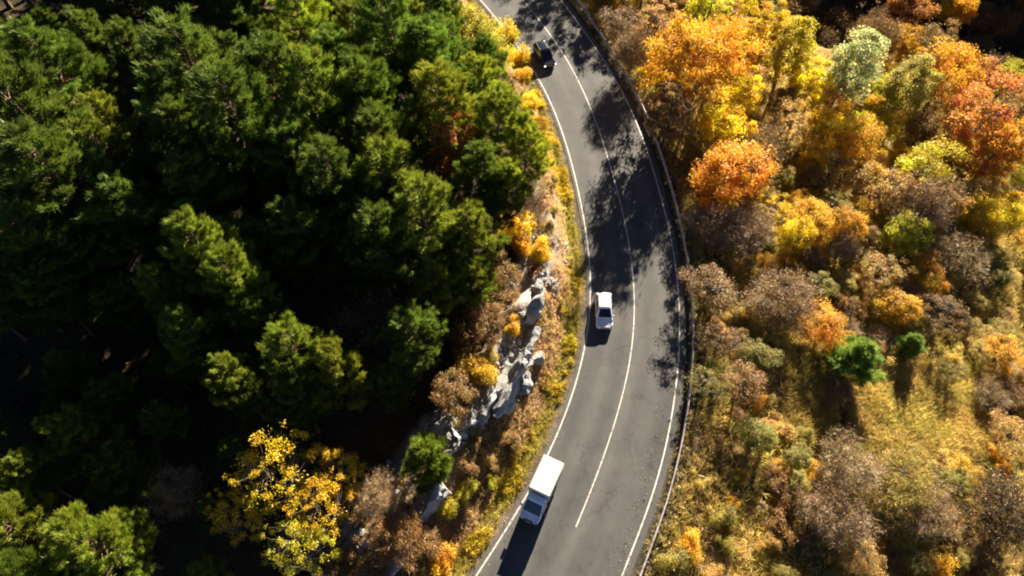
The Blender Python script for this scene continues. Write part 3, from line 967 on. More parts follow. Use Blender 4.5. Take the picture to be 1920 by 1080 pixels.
LIB = {
    'pine': [make_pine(101, 14, 3.5, 100), make_pine(102, 13, 3.1, 90), make_pine(103, 14.5, 3.9, 110), make_pine(104, 12.5, 3.3, 80, 1.15), make_pine(105, 13.5, 3.6, 85, .9)],
    'young_pine': [make_pine(111, 6.5, 2.1, 75, 1.5, True), make_pine(112, 5.8, 1.9, 70, 1.6, True)],
    'broad': [make_broadleaf(201), make_broadleaf(202, 9.5, 3.1, 70, 18500), make_broadleaf(203, 8.6, 3.2, 52, 16000, clump=.34), make_broadleaf(204, 9.2, 2.8, 64, 17500, clump=.26), make_broadleaf(205, 8.4, 2.9, 46, 15500, clump=.36)],
    'thin': [make_broadleaf(224, 9, 3.1, 105, 6800, .14, .16, .15, sparse=1.2), make_broadleaf(221, 9, 3.0, 48, 7800, .175, .30, .25, sparse=.6), make_broadleaf(222, 8.4, 2.8, 44, 6900, .175, .3, .25, sparse=.6), make_broadleaf(223, 8.8, 3.0, 52, 8700, .175, .28, .25, sparse=.5)],
    'tall': [make_broadleaf(231, 9.5, 1.75, 52, 14000, .17, .42, .12), make_broadleaf(232, 8.8, 1.6, 46, 13000, .17, .44, .12)],
    'bare': [make_bare(241), make_bare(242, 7.4, 3.0, 74, 9000, 5500), make_bare(243, 8.2, 2.6, 70, 9500, 3500)],
    'shrub': [make_shrub(251), make_shrub(252, 2.1, 1.6, 40, 6000), make_shrub(253, 2.7, 1.4, 30, 4800), make_shrub(254, 1.9, 1.5, 36, 5200, .15)],
}
NAMES = {'pine': ('pine_tree', 'pine tree'), 'young_pine': ('young_pine_tree', 'pine tree'), 'broad': ('broadleaf_tree', 'tree'), 'thin': ('thin_leaved_tree', 'tree'), 'tall': ('slender_tree', 'tree'), 'bare': ('bare_tree', 'tree'), 'shrub': ('shrub', 'shrub')}

PAL = {   # real leaf colours (reflected and transmitted light together), save the shade-darkened 'dark'
    'pine':   ((.100, .146, .017), 'green'), 'pineL': ((.168, .205, .019), 'light green'), 'pineB': ((.125, .20, .024), 'fresh green'), 'pineF': ((.21, .32, .055), 'fresh green'), 'pineY': ((.25, .285, .024), 'yellowish green'),
    'gold':   ((.62, .37, .020), 'golden'), 'yellow': ((.72, .52, .014), 'bright yellow'), 'orange': ((.64, .325, .016), 'orange'),
    'rust':   ((.48, .215, .042), 'rust red'), 'brown': ((.28, .165, .05), 'brown'), 'peach': ((.54, .35, .10), 'pale orange'),
    'olive':  ((.31, .265, .045), 'olive'), 'yelgreen': ((.46, .42, .022), 'yellow green'), 'greygreen': ((.44, .43, .18), 'pale grey green'),
    'grey':   ((.27, .20, .115), 'grey brown'), 'straw': ((.56, .43, .11), 'straw coloured'), 'dark': ((.07, .055, .035), 'dark brown'),  # 'dark' has the ravine's shade painted into the twigs
}
PLANTS = []      # (kind, colour, x, y, root)
def plant(kind, colour, x, y, scale, zscale=1.0, rz=None, variant=None):
    lib = LIB[kind]
    v = lib[int(rng.integers(len(lib)))] if variant is None else lib[variant % len(lib)]
    nm = NAMES[kind][0]
    root = empty(nm, (x, y, float(ground(x, y)) - 0.05), rng.uniform(0, 2 * math.pi) if rz is None else rz, (scale, scale, scale * zscale))
    base = np.array(PAL[colour][0]) * rng.uniform(.86, 1.14) * rng.uniform(.94, 1.06, 3)
    for pn, me in v['parts']:
        o = link(pn, me, root)
        if pn == 'leaves':
            o.color = (*np.array(PAL['brown'][0]) * 1.2, 1)
        elif pn in ('crown', 'twigs'):
            o.color = (*base, 1)
    PLANTS.append(dict(kind=kind, col=colour, x=x, y=y, r=v['r'] * scale, h=v['h'] * scale * zscale, cz=v['cz'] * scale * zscale, root=root))
    return root

def by_px(kind, colour, px, py, rpx, zscale=1.0, variant=None):
    """crown centred at a pixel of the photograph with a crown radius in pixels"""
    lib = LIB[kind]
    vi = int(rng.integers(len(lib))) if variant is None else variant % len(lib)
    v = lib[vi]
    x, y, t = spot(px, py, 4.0)
    s = rpx * t / FPX / v['r']
    for _ in range(3):
        x, y, t = spot(px, py, v['cz'] * s * zscale)
        s = rpx * t / FPX / v['r']
    root = plant(kind, colour, x, y, s, zscale, variant=vi)
    PLANTS[-1]['at'] = (px, py)
    return root

PINES = [(305,350,50,'pine'),(300,430,50,'pine'),(25,540,60,'pine'),(100,560,60,'pine'),(45,190,95,'pine'),(115,330,105,'pine'),(15,330,80,'pine'),(205,300,72,'pineL'),(235,395,72,'pine'),(370,130,92,'pine'),(430,235,92,'pine'),(325,205,60,'pine'),
 (560,40,65,'pineY'),(515,150,75,'pine'),(605,195,80,'pineL'),(640,120,58,'pineB'),(720,80,78,'pineB'),(690,195,72,'pine'),(790,120,72,'pineB'),(800,25,58,'pine'),(720,275,72,'pine'),
 (835,190,72,'pineY'),(900,160,52,'pineY'),(930,225,60,'pineY'),(985,290,48,'pineY'),(955,345,46,'pineY'),(890,325,56,'pine'),(560,300,78,'pine'),(640,350,82,'pine'),(730,350,78,'pineL'),
 (800,425,80,'pineL'),(700,450,78,'pine'),(875,440,62,'pineL'),(885,520,46,'pineL'),(925,385,42,'pine'),(560,430,68,'pine'),(390,470,72,'pineL'),(440,540,62,'pineL'),(325,545,52,'pineL'),
 (205,575,34,'pineL'),(500,610,52,'pine'),(560,660,66,'pineL'),(640,700,56,'pineL'),(555,750,56,'pine'),(440,720,56,'pineL'),(350,640,56,'pine'),(60,450,78,'pine'),(165,470,66,'pine'),
 (55,890,52,'pineL'),(55,1000,76,'pineL'),(190,1020,76,'pineL'),(120,770,40,'pine'),(430,30,55,'pine'),(300,20,45,'pine')]
for px, py, r_, c in PINES:
    by_px('pine', c, px, py, r_, 1.28 if py > 450 and 180 < px < 720 else 1.0)
by_px('young_pine', 'pineL', 800, 852, 44)
by_px('young_pine', 'pineF', 1612, 672, 44, .85)
by_px('young_pine', 'pineF', 1712, 645, 24, .85)

LEFT_B = [('broad','rust',845,272,50),('broad','yelgreen',880,70,52),('broad','yelgreen',918,112,40),('shrub','yellow',950,62,24),('shrub','gold',975,140,17),('shrub','yellow',995,190,19),('shrub','gold',1010,228,17),
 ('shrub','gold',1022,255,18),('shrub','yellow',975,105,20),('thin','yellow',520,900,78,0),('thin','yellow',605,960,62,0),('thin','yellow',440,970,48,0),('thin','yellow',645,890,48,0),('thin','yelgreen',560,1030,60,0),
 ('shrub','gold',893,690,34),('thin','brown',915,600,40),('shrub','brown',955,560,24),('shrub','yellow',965,420,28),('shrub','yellow',1015,470,22),('shrub','gold',978,455,22),('thin','brown',945,515,34),
 ('thin','brown',850,735,44),('bare','grey',705,940,38),('bare','brown',745,1010,44),('shrub','brown',870,640,36),('shrub','gold',962,612,16),('bare','grey',330,920,40),('broad','pineL',440,715,50),('bare','dark',700,620,60),
 ('shrub','orange',830,1050,26),('shrub','brown',800,1010,28)]
for k_, c, px, py, r_, *va in LEFT_B:
    by_px(k_, c, px, py, r_, 1.35 if c == 'rust' or va else 1.0, va[0] if va else None)

RIGHT_B = [('thin','brown',1160,40,38),('bare','grey',1190,95,36),('thin','peach',1225,60,46),('broad','peach',1255,15,42),('broad','yelgreen',1322,32,44),('broad','yellow',1372,18,26),('broad','orange',1285,120,66),('broad','orange',1345,110,62),
 ('broad','yellow',1385,185,44),('broad','yellow',1355,240,46),('broad','brown',1255,215,46),('broad','gold',1440,70,46),('tall','yelgreen',1480,105,34),('broad','yellow',1512,170,44),('thin','rust',1552,190,38),('tall','greygreen',1592,140,40),
 ('broad','yelgreen',1652,180,34),('broad','olive',1700,165,54),('broad','orange',1775,145,56),('broad','rust',1838,150,36),('broad','yelgreen',1888,152,30),('broad','rust',1830,235,62),('broad','orange',1870,285,58),('thin','brown',1905,215,46),
 ('broad','brown',1745,98,40),('broad','rust',1692,35,42),('bare','grey',1642,72,36),('broad','olive',1682,66,22),('broad','orange',1795,22,30),('broad','yelgreen',1760,8,26),('bare','dark',1600,62,26),('broad','orange',1375,325,66),
 ('bare','grey',1412,285,46),('thin','peach',1472,235,48),('broad','yellow',1548,250,42),('broad','gold',1602,272,44),('broad','yelgreen',1728,325,50),('thin','peach',1560,320,40),('bare','grey',1385,430,52),('tall','yellow',1493,445,25),
 ('broad','gold',1582,425,38),('broad','yelgreen',1700,440,42),('broad','yellow',1862,405,44),('broad','gold',1735,515,36),('thin','peach',1652,510,42),('bare','grey',1800,480,47),('bare','grey',1468,560,55),('thin','brown',1772,590,46),
 ('broad','gold',1682,575,40),('broad','olive',1422,668,34),('broad','orange',1540,615,44),('thin','gold',1880,660,40),('broad','olive',1418,815,36),('bare','grey',1590,880,50),('bare','olive',1690,900,55),('bare','grey',1740,960,50),
 ('thin','peach',1893,815,40),('bare','dark',1885,960,60),('bare','grey',1560,960,56),('broad','rust',1855,300,40),('thin','peach',1650,355,46),('bare','grey',1735,385,46),('thin','brown',1330,540,50),('thin','brown',1350,640,40),
 ('thin','olive',1320,720,36),('broad','gold',1620,330,36),('thin','brown',1390,720,44),('shrub','yellow',1408,300,20),('shrub','yellow',1303,328,14),('bare','grey',1325,420,36),('thin','olive',1322,250,36),('thin','brown',1308,300,30)]
for k_, c, px, py, r_ in RIGHT_B:
    zs = 1.0 if py < 300 else 0.85 if py < 480 else 0.62
    if k_ != 'shrub' and px < 1340 and py > 200:
        zs = 0.55
    zs = {(1160, 40): .5, (1190, 95): .8, (1225, 60): .85, (1255, 15): .75, (1255, 215): 1.0, (1285, 120): 1.05, (1345, 110): 1.1, (1375, 325): .74, (1385, 430): .6}.get((px, py), zs)
    by_px(k_, c, px, py, r_, zs)

# woods between and beyond the trees singled out above
def free(x, y, r, f=0.62):
    for p in PLANTS:
        if (p['x'] - x) ** 2 + (p['y'] - y) ** 2 < (f * (p['r'] + r)) ** 2:
            return False
    return True
def edge_dist(x, y):
    return float(nearest(LEFT, x, y)[0][0]), float(nearest(RIGHT, x, y)[0][0])

RAVINE = [(1560, 42, 105, 80), (1850, 80, 125, 66), (1650, 20, 60, 30), (1480, 10, 40, 40)]     # where the eye falls past the crest into the shaded ravine
# places where the canopy opens and the eye falls into shade
HOLLOWS = [(200, 190, 75, 120), (60, 700, 120, 150), (110, 50, 170, 75), (320, 1000, 80, 80), (640, 20, 40, 60)]
def fill():
    # the pine wood up the slope
    for gx in np.arange(-95, 12, 4.2):
        for gy in np.arange(-4, 175, 4.2):
            x, y = gx + rng.uniform(-1.8, 1.8), gy + rng.uniform(-1.8, 1.8)
            dl, dr = edge_dist(x, y)
            ac = np.interp(y, BANK[:, 0], BANK[:, 1])
            if -dl < ac + 4.5:
                continue
            px, py, dep = to_px((x, y, float(ground(x, y)) + 7))
            inside = -30 < px < 1950 and -40 < py < 1120
            if (px < -130 or py > 1190 or py < -330) or (dep < 20):
                continue
            s = rng.uniform(.62, .95)
            if any(((px - hx) / hw) ** 2 + ((py - hy) / hh) ** 2 < 1 for hx, hy, hw, hh in HOLLOWS):
                s *= .78
            if py < -20:
                s *= 1.25
            elif inside and fbm(px, py, 210, 77, 2) < 0.45:
                s *= .7                                   # dark hollows in the canopy
            if inside and 470 < py < 800 and px < 760:
                s *= .75
            if math.hypot(px - 845, py - 300) < 85:
                continue
            if free(x, y, 3.2 * s, .45):
                plant('pine', 'pine' if rng.random() < .7 else 'pineL', x, y, s)
    # the autumn wood down the slope
    for gx in np.arange(0, 175, 3.1):
        for gy in np.arange(-4, 190, 3.1):
            x, y = gx + rng.uniform(-1.4, 1.4), gy + rng.uniform(-1.4, 1.4)
            dl, dr = edge_dist(x, y)
            if dr < 5.0:
                continue
            zg = float(ground(x, y))
            px, py, dep = to_px((x, y, zg + 3))
            if px < 900 or px > 2010 or py > 1150 or py < -300 or dep < 20:
                continue
            w = 0.12 * x + 0.993 * y
            if dr > 30 and 92 < w < 175:                  # shaded ravine and hillside: bare wood in a shade-darkened colour
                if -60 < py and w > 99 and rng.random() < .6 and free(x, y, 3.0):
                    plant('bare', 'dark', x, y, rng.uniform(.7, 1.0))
                continue
            if 1590 < px < 1870 and 690 < py < 850 or 1480 < px < 1570 and 640 < py < 800:
                continue                                   # open grass
            if any(((px - hx) / hw) ** 2 + ((py - hy) / hh) ** 2 < 1 for hx, hy, hw, hh in RAVINE):
                continue
            low = py > 560
            if low and rng.random() < .45:
                continue
            u = rng.random()
            if py < 430:
                c = rng.choice(['gold', 'yellow', 'orange', 'yelgreen', 'peach', 'brown', 'rust', 'olive'], p=[.30, .12, .08, .10, .18, .14, .02, .06])
            else:
                c = rng.choice(['gold', 'straw', 'peach', 'brown', 'olive', 'grey'], p=[.12, .30, .05, .17, .22, .14])
            kind = 'bare' if c == 'grey' else ('broad' if u < .34 else 'thin' if u < .82 else 'tall')
            s = rng.uniform(.42, .80) * (1.0 if py < 430 else .75)
            zs = 1.0 if py < 300 else .85 if py < 480 else .58
            if dr < 20 and y > 88:
                s, zs = rng.uniform(.85, 1.15), 1.0
            elif dr < 11:
                if 57 < y < 67:
                    s, zs = rng.uniform(.7, .9), 1.35
                elif y >= 67:
                    s *= .55
                elif y > 42:
                    s *= .8
                else:
                    s *= .5
            if free(x, y, 3.0 * s, .5):
                plant(kind, c, x, y, s, zs)
fill()


# ------------------------------------------------------------------ rocks on the bank
def rock_mat():
    m = NT('pale_limestone')
    p = m.pos()
    n1, n2 = m.noise(0.8, 6, 0.7, p), m.noise(6, 5, 0.75, p)
    col = m.ramp(n1, [(0.3, (.16, .165, .17)), (0.46, (.30, .30, .30)), (0.68, (.46, .455, .44))])
    col = m.mix(1.0, col, m.ramp(n2, [(0.3, (.6, .6, .6)), (0.7, (1.2, 1.2, 1.18))]), 'MULTIPLY')
    m.bsdf(col, 0.9, bump=m.math('ADD', n1, n2), bump_s=1.0, bump_d=0.2, spec=0.2)
    return m.m
ROCK = rock_mat()
def rock_mesh(name, seed, dims, sub=4, facets=14, lean=True):
    r = np.random.default_rng(seed)
    bm = bmesh.new()
    bmesh.ops.create_icosphere(bm, subdivisions=sub, radius=1.0)
    P = np.array([v.co[:] for v in bm.verts])
    P *= 1.5
    nrm = unit(r.normal(0, 1, (facets, 3)))
    nrm = np.concatenate([nrm, [[1, 0, .1], [-1, 0, .15], [0, -1, .1]]])
    for n in unit(nrm):
        d = r.uniform(.62, 1.0)
        ex = np.clip(P @ n - d, 0, None)
        P -= ex[:, None] * n
    q = P * np.array(dims)
    n = np.array([-.25, .66, .70]); n /= np.linalg.norm(n)            # the broad face that leans to the wood
    ex = np.clip(q @ n - .16 * min(dims), 0, None)
    q -= ex[:, None] * n * (1.0 if lean else 0.0)
    for sc, am in ((1.4, .36), (.6, .24), (.26, .13), (.14, .06)):
        ph = r.uniform(0, 50, 3)
        q += unit(P) * ((vnoise(q[:, 0] + ph[0] + q[:, 2] * .7, q[:, 1] + ph[1] - q[:, 2] * .6, sc, seed) - .5) * am * min(dims))[:, None]
    for v, c in zip(bm.verts, q):
        v.co = c
    me = bpy.data.meshes.new(name)
    bm.to_mesh(me); bm.free()
    me.materials.append(ROCK)
    return me
ROCKS = [  # px, py, half sizes (along, across, up), sink, turn, leaning face, label
    (950, 706, (4.4, 2.1, 2.6), .3, 0, 1, 'largest rock on the bank, long with a smooth shaded blue grey face'),
    (1002, 578, (2.0, .8, 1.3), .2, .1, 0, 'narrow pale rock at the crest of the bank level with the white car'),
    (1012, 540, (1.1, .7, .9), .2, .3, 0, 'small pale rock at the top end of the rocky crest'),
    (990, 632, (1.6, 1.0, 1.2), .3, -.1, 1, 'pale jagged rock between the narrow pale rock and the largest rock'),
    (1012, 668, (.9, .7, .7), .2, .5, 0, 'small pale rock on the road side of the largest rock'),
    (985, 722, (1.3, .8, .9), .3, .2, 0, 'whitish broken rock along the road side of the largest rock'),
    (952, 752, (1.2, .8, .9), .3, -.3, 0, 'whitish rock at the lower end of the largest rock'),
    (905, 752, (1.9, 1.2, 1.5), .3, .1, 1, 'blue grey rock joined to the lower left end of the largest rock'),
    (872, 782, (1.5, 1.1, 1.3), .3, .2, 1, 'dull grey rock just down the bank from the long shaded rock face'),
    (843, 826, (1.5, 1.2, 1.6), .4, .3, 1, 'blocky blue grey rock touching the upper right of the small green pine'),
    (812, 890, (1.6, 1.1, 1.3), .4, .1, 1, 'grey rock half hidden under the right side of the small green pine'),
    (788, 940, (2.6, 1.7, 2.0), .3, .1, 1, 'broad grey rock face directly below the small green pine'),
    (768, 1000, (1.6, 1.0, 1.2), .3, .2, 1, 'streaked grey rock below the broad grey rock face'),
    (735, 1048, (2.2, 1.4, 1.3), .3, .1, 1, 'low dim rock at the bottom edge of the picture, lowest on the bank')]
def place_rocks():
    for i, (px, py, dims, sink, turn, lean, lab) in enumerate(ROCKS):
        x, y, _ = spot(px, py, dims[2] * .4)
        j = ((LEFT - np.array([x, y])) ** 2).sum(1).argmin()
        t = LEFT[min(j + 4, len(LEFT) - 1)] - LEFT[max(j - 4, 0)]
        o = link('rock_outcrop', rock_mesh('rock_outcrop', 400 + i, dims, lean=bool(lean)))
        o.location = (x, y, float(ground(x, y)) + dims[2] * .45 - sink)
        o.rotation_euler = (0, R(4), math.atan2(t[1], t[0]) - .12 + turn)
        tag(o, lab, 'rock', 'rocks on the roadside bank')
place_rocks()

# ------------------------------------------------------------------ ground cover that nobody could count
def region(n, x0, x1, y0, y1):
    x, y = rng.uniform(x0, x1, n), rng.uniform(y0, y1, n)
    dl, yl = nearest(LEFT, x, y)
    dr, _ = nearest(RIGHT, x, y)
    return x, y, -dl, dr, yl
def tufts(name, x, y, n, length, width, spread, colour, up=1.0):
    z = ground(x, y)
    c = np.stack([x, y, z + length * .12], 1)
    d = unit(np.stack([rng.normal(0, .25, len(x)), rng.normal(0, .25, len(x)), np.full(len(x), up)], 1))
    r = np.random.default_rng(len(x))
    k = len(c)
    T, H = np.clip(fbm(x, y, 2.5, 61) + rng.normal(0, .15, k), 0, 1), np.clip(fbm(x, y, 4.0, 62) + rng.normal(0, .12, k), 0, 1)
    V, F, ti, hu = needle_tris(c, d, n, length, width, spread, r, T, H)
    me = np_mesh(name, V, F, attrs(ti, hu), False, BLADE)
    o = link(name, me)
    o.color = (*colour, 1)
    return tag(o, kind='stuff')
def litter(name, x, y, size, colour, lift=.05):
    z = ground(x, y)
    k = len(x)
    c = np.stack([x, y, z + rng.uniform(0, 1, k) ** 2 * .25 + lift], 1)
    T, H = np.clip(fbm(x, y, 1.4, 63) + rng.normal(0, .2, k), 0, 1), np.clip(fbm(x, y, 3.0, 64) + rng.normal(0, .15, k), 0, 1)
    V, F, ti, hu = leaf_quads(c, np.tile([[0, 0, 1.0]], (k, 1)), size, np.random.default_rng(k), T, H)
    o = link(name, np_mesh(name, V, F, attrs(ti, hu), False, LEAF))
    o.color = (*colour, 1)
    return tag(o, kind='stuff')

def cover():
    # verge along the left edge
    x, y, a, b, yl = region(150000, -30, 20, -6, 100)
    k = (a > .95) & (a < 2.6) & (fbm(x, y, 1.5, 71) > .36)
    tufts('verge_grass', x[k], y[k], 5, .30, .035, .5, (.42, .36, .05))
    k = (a > .85) & (a < 3.0) & (fbm(x, y, 2.4, 72) > .56)
    tufts('verge_weeds', x[k][:2500], y[k][:2500], 12, .42, .06, .7, (.52, .40, .04))
    # dry bank
    ac = np.interp(yl, BANK[:, 0], BANK[:, 1])
    stony = fbm(x, y, 2.2, 35) > .45
    k = (a > 2.2) & (a < ac + 1.2) & ~(stony & (a > ac - 1.0)) & (yl > 26) & (rng.random(len(x)) < .8)
    litter('fallen_leaves', x[k][:26000], y[k][:26000], .17, (.66, .40, .19))
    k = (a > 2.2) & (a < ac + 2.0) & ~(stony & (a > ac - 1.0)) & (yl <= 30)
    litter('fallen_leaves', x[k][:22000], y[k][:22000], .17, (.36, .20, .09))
    k = (a > 2.3) & (a < ac + .8) & (fbm(x, y, 1.8, 73) > .5)
    tufts('bank_grass', x[k][:5500], y[k][:5500], 8, .45, .04, .6, (.55, .40, .17))
    x2, y2, a2, b2, _ = region(200000, -30, 22, -6, 100)
    k = ((a2 > -.45) & (a2 < .9) & (rng.random(len(a2)) < .35)) | ((b2 > -1.55) & (b2 < .3) & (rng.random(len(a2)) < .5))
    litter('fallen_leaves', x2[k][:3200], y2[k][:3200], .10, (.42, .26, .08), .012)
    # woodland floor on the left
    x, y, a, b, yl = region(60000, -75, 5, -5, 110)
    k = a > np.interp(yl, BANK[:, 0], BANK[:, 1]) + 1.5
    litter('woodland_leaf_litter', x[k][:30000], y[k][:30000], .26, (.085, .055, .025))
    # slope on the right
    x, y, a, b, yl = region(150000, 2, 95, -6, 110)
    w = .12 * x + .993 * y
    ok = (b > 2.3) & ~((b > 28) & (w > 92))
    f = fbm(x, y, 6, 74)
    k = ok & (f > .44)
    n = min(k.sum(), 26000)
    tufts('straw_grass', x[k][:n], y[k][:n], 10, .75, .06, .55, (.64, .50, .14))
    q = to_px(np.stack([x, y, ground(x, y) + .3]))
    OPEN = ((q[0] > 1590) & (q[0] < 1860) & (q[1] > 680) & (q[1] < 860)) | ((q[0] > 1470) & (q[0] < 1570) & (q[1] > 640) & (q[1] < 810))
    k2 = OPEN & ok
    tufts('meadow_grass', x[k2], y[k2], 16, .6, .05, .5, (.54, .43, .12))
    x3, y3 = rng.uniform(20, 50, 60000), rng.uniform(14, 45, 60000)
    q = to_px(np.stack([x3, y3, ground(x3, y3) + .3]))
    k2 = ((q[0] > 1590) & (q[0] < 1860) & (q[1] > 680) & (q[1] < 860)) | ((q[0] > 1470) & (q[0] < 1570) & (q[1] > 640) & (q[1] < 810))
    tufts('meadow_grass', x3[k2][:9000], y3[k2][:9000], 12, .55, .05, .55, (.52, .41, .12))
    k = ok & (f <= .52) & (fbm(x, y, 2.2, 75) > .4)
    n = min(k.sum(), 17000)
    tufts('dry_undergrowth', x[k][:n], y[k][:n], 10, .85, .05, .8, (.42, .30, .10))
    k = ok & (fbm(x, y, 3.0, 76) > .56)
    n = min(k.sum(), 6500)
    tufts('green_undergrowth', x[k][:n], y[k][:n], 10, .55, .07, .8, (.38, .33, .05))
    k = (b > 1.0) & (b < 5) & (fbm(x, y, 1.3, 77) > .42)
    n = min(k.sum(), 5000)
    tufts('railside_weeds', x[k][:n], y[k][:n], 8, .5, .05, .7, (.42, .33, .11))
cover()
def rubble():
    x, y, a, b, yl = region(60000, -30, 12, -4, 44)
    ac = np.interp(yl, BANK[:, 0], BANK[:, 1])
    k = np.nonzero((a > ac - 2.2) & (a < ac + 3.0) & (fbm(x, y, 2.0, 36) > .5))[0][:1500]
    base = bmesh.new()
    bmesh.ops.create_icosphere(base, subdivisions=1, radius=1.0)
    P = np.array([v.co[:] for v in base.verts]); F = np.array([[v.index for v in f.verts] for f in base.faces])
    base.free()
    V, FF = [], []
    for i, j in enumerate(k):
        s = .07 + .32 * rng.random() ** 2.5
        q = P * rng.uniform(.55, 1.3, 3) + rng.normal(0, .14, P.shape)
        c, sn = math.cos(i), math.sin(i)
        q = np.stack([q[:, 0] * c - q[:, 1] * sn, q[:, 0] * sn + q[:, 1] * c, q[:, 2] * .7], 1) * s
        V.append(q + [x[j], y[j], ground(x[j], y[j]) + s * .2])
        FF.append(F + i * len(P))
    tag(link('rubble', np_mesh('rubble', np.concatenate(V), np.concatenate(FF), None, False, ROCK)), kind='stuff')
rubble()

# small shrubs on the bank and the grass slope
def scatter_shrubs():
    # (count, test, colours, scale range)
    x, y, a, b, yl = region(4000, -32, 60, -2, 78)
    ac = np.interp(yl, BANK[:, 0], BANK[:, 1])
    zone1 = (a > 3.0) & (a < ac + 2.5) & (yl < 30)
    zone2 = (a > 2.0) & (a < ac + .5) & (yl >= 30)
    zone3 = (b > 3.2) & (b < 34) & (yl < 60)
    for zone, n, cols, sc, f in ((zone1, 46, ['brown', 'brown', 'olive', 'straw', 'yelgreen'], (.28, .62), .75), (zone2, 12, ['straw', 'olive', 'brown'], (.2, .36), 1.0), (zone3, 95, ['straw', 'brown', 'olive', 'gold', 'peach'], (.35, .95), .6)):
        c = 0
        for i in np.nonzero(zone)[0]:
            if c >= n:
                break
            s = rng.uniform(*sc)
            px, py, _ = to_px((x[i], y[i], float(ground(x[i], y[i])) + .8))
            if not (-20 < px < 1940 and -20 < py < 1100):
                continue
            if 1590 < px < 1860 and 690 < py < 860 or 1480 < px < 1565 and 640 < py < 800:
                continue
            if any(math.hypot(px - q[0], py - q[1]) < 45 for q in ROCKS):
                continue
            if free(x[i], y[i], 1.5 * s, f):
                plant('shrub', cols[int(rng.integers(len(cols)))], x[i], y[i], s)
                c += 1
scatter_shrubs()

# ------------------------------------------------------------------ which plants the photograph shows, and what each is called
def look():
    """how many cells of a picture-sized grid each plant fills, from points on its mesh"""
    W, H = 640, 360
    cache, P, D, I = {}, [], [], []
    for i, p in enumerate(PLANTS):
        rt = p['root']
        M = Matrix.LocRotScale(rt.location, rt.rotation_euler, rt.scale)
        M = np.array(M)
        for c in rt.children:
            if c.name.split('.')[0] not in ('crown', 'twigs', 'leaves', 'limbs'):
                continue
            me = c.data
            if me.name not in cache:
                co = np.empty(len(me.vertices) * 3, np.float32)
                me.vertices.foreach_get('co', co)
                co = co.reshape(-1, 3)
                cache[me.name] = co[:: max(1, len(co) // 2600)]
            q = cache[me.name] @ M[:3, :3].T + M[:3, 3]
            x, y, z = q[:, 0], q[:, 1], q[:, 2] - CAM_H
            dep = y * CP - z * SP
            P.append(np.stack([(960 + FPX * x / dep) * W / 1920, (540 - FPX * (y * SP + z * CP) / dep) * H / 1080], 1))
            D.append(dep)
            I.append(np.full(len(q), i))
    P, D, I = np.concatenate(P), np.concatenate(D), np.concatenate(I)
    zb, ib = np.full(W * H, 1e9), np.full(W * H, -1)
    for ox in (-.5, .5):
        for oy in (-.5, .5):
            u, v = np.floor(P[:, 0] + ox).astype(int), np.floor(P[:, 1] + oy).astype(int)
            ok = (u >= 0) & (u < W) & (v >= 0) & (v < H) & (D > 1)
            cell, d, ids = (v * W + u)[ok], D[ok], I[ok]
            o = np.argsort(-d)
            cell, d, ids = cell[o], d[o], ids[o]
            m = d < zb[cell]
            cell, d, ids = cell[m], d[m], ids[m]
            zb[cell] = d
            ib[cell] = ids
    out = {}
    cells = np.nonzero(ib >= 0)[0]
    for i in np.unique(ib[cells]):
        c = cells[ib[cells] == i]
        out[PLANTS[i]['root'].name] = (len(c), (c % W).mean() * 1920 / W, (c // W).mean() * 1080 / H)
    return out

ANCHORS = [(1135, 585, 'the white car'), (1018, 915, 'the truck'), (1018, 100, 'the black car'), (950, 705, 'the largest rock'), (1000, 580, 'the narrow pale rock'), (790, 935, 'the broad grey rock'),
           (0, 0, 'the top left corner'), (0, 1080, 'the bottom left corner'), (1920, 1080, 'the bottom right corner'), (1920, 0, 'the top right corner'), (0, 540, 'the middle of the left edge'), (1920, 540, 'the middle of the right edge'),
           (0, 270, 'the left edge, upper half'), (0, 810, 'the left edge, lower half'), (240, 0, 'the top edge, an eighth across'), (480, 0, 'the top edge, a quarter across'), (720, 0, 'the top edge, three eighths across'),
           (1200, 0, 'the top of the guard rail'), (1440, 0, 'the top edge, three quarters across'), (1700, 0, 'the top edge near its right end'), (240, 1080, 'the bottom edge, an eighth across'), (560, 1080, 'the bottom edge, a quarter across'),
           (1400, 1080, 'the bottom edge, three quarters across'), (1660, 1080, 'the bottom edge near its right end'), (1720, 770, 'the open straw grass'), (1300, 650, 'the guard rail beside the white car'), (1280, 860, 'the guard rail beside the truck'), (1920, 810, 'the right edge, lower half'), (1920, 270, 'the right edge, upper half')]
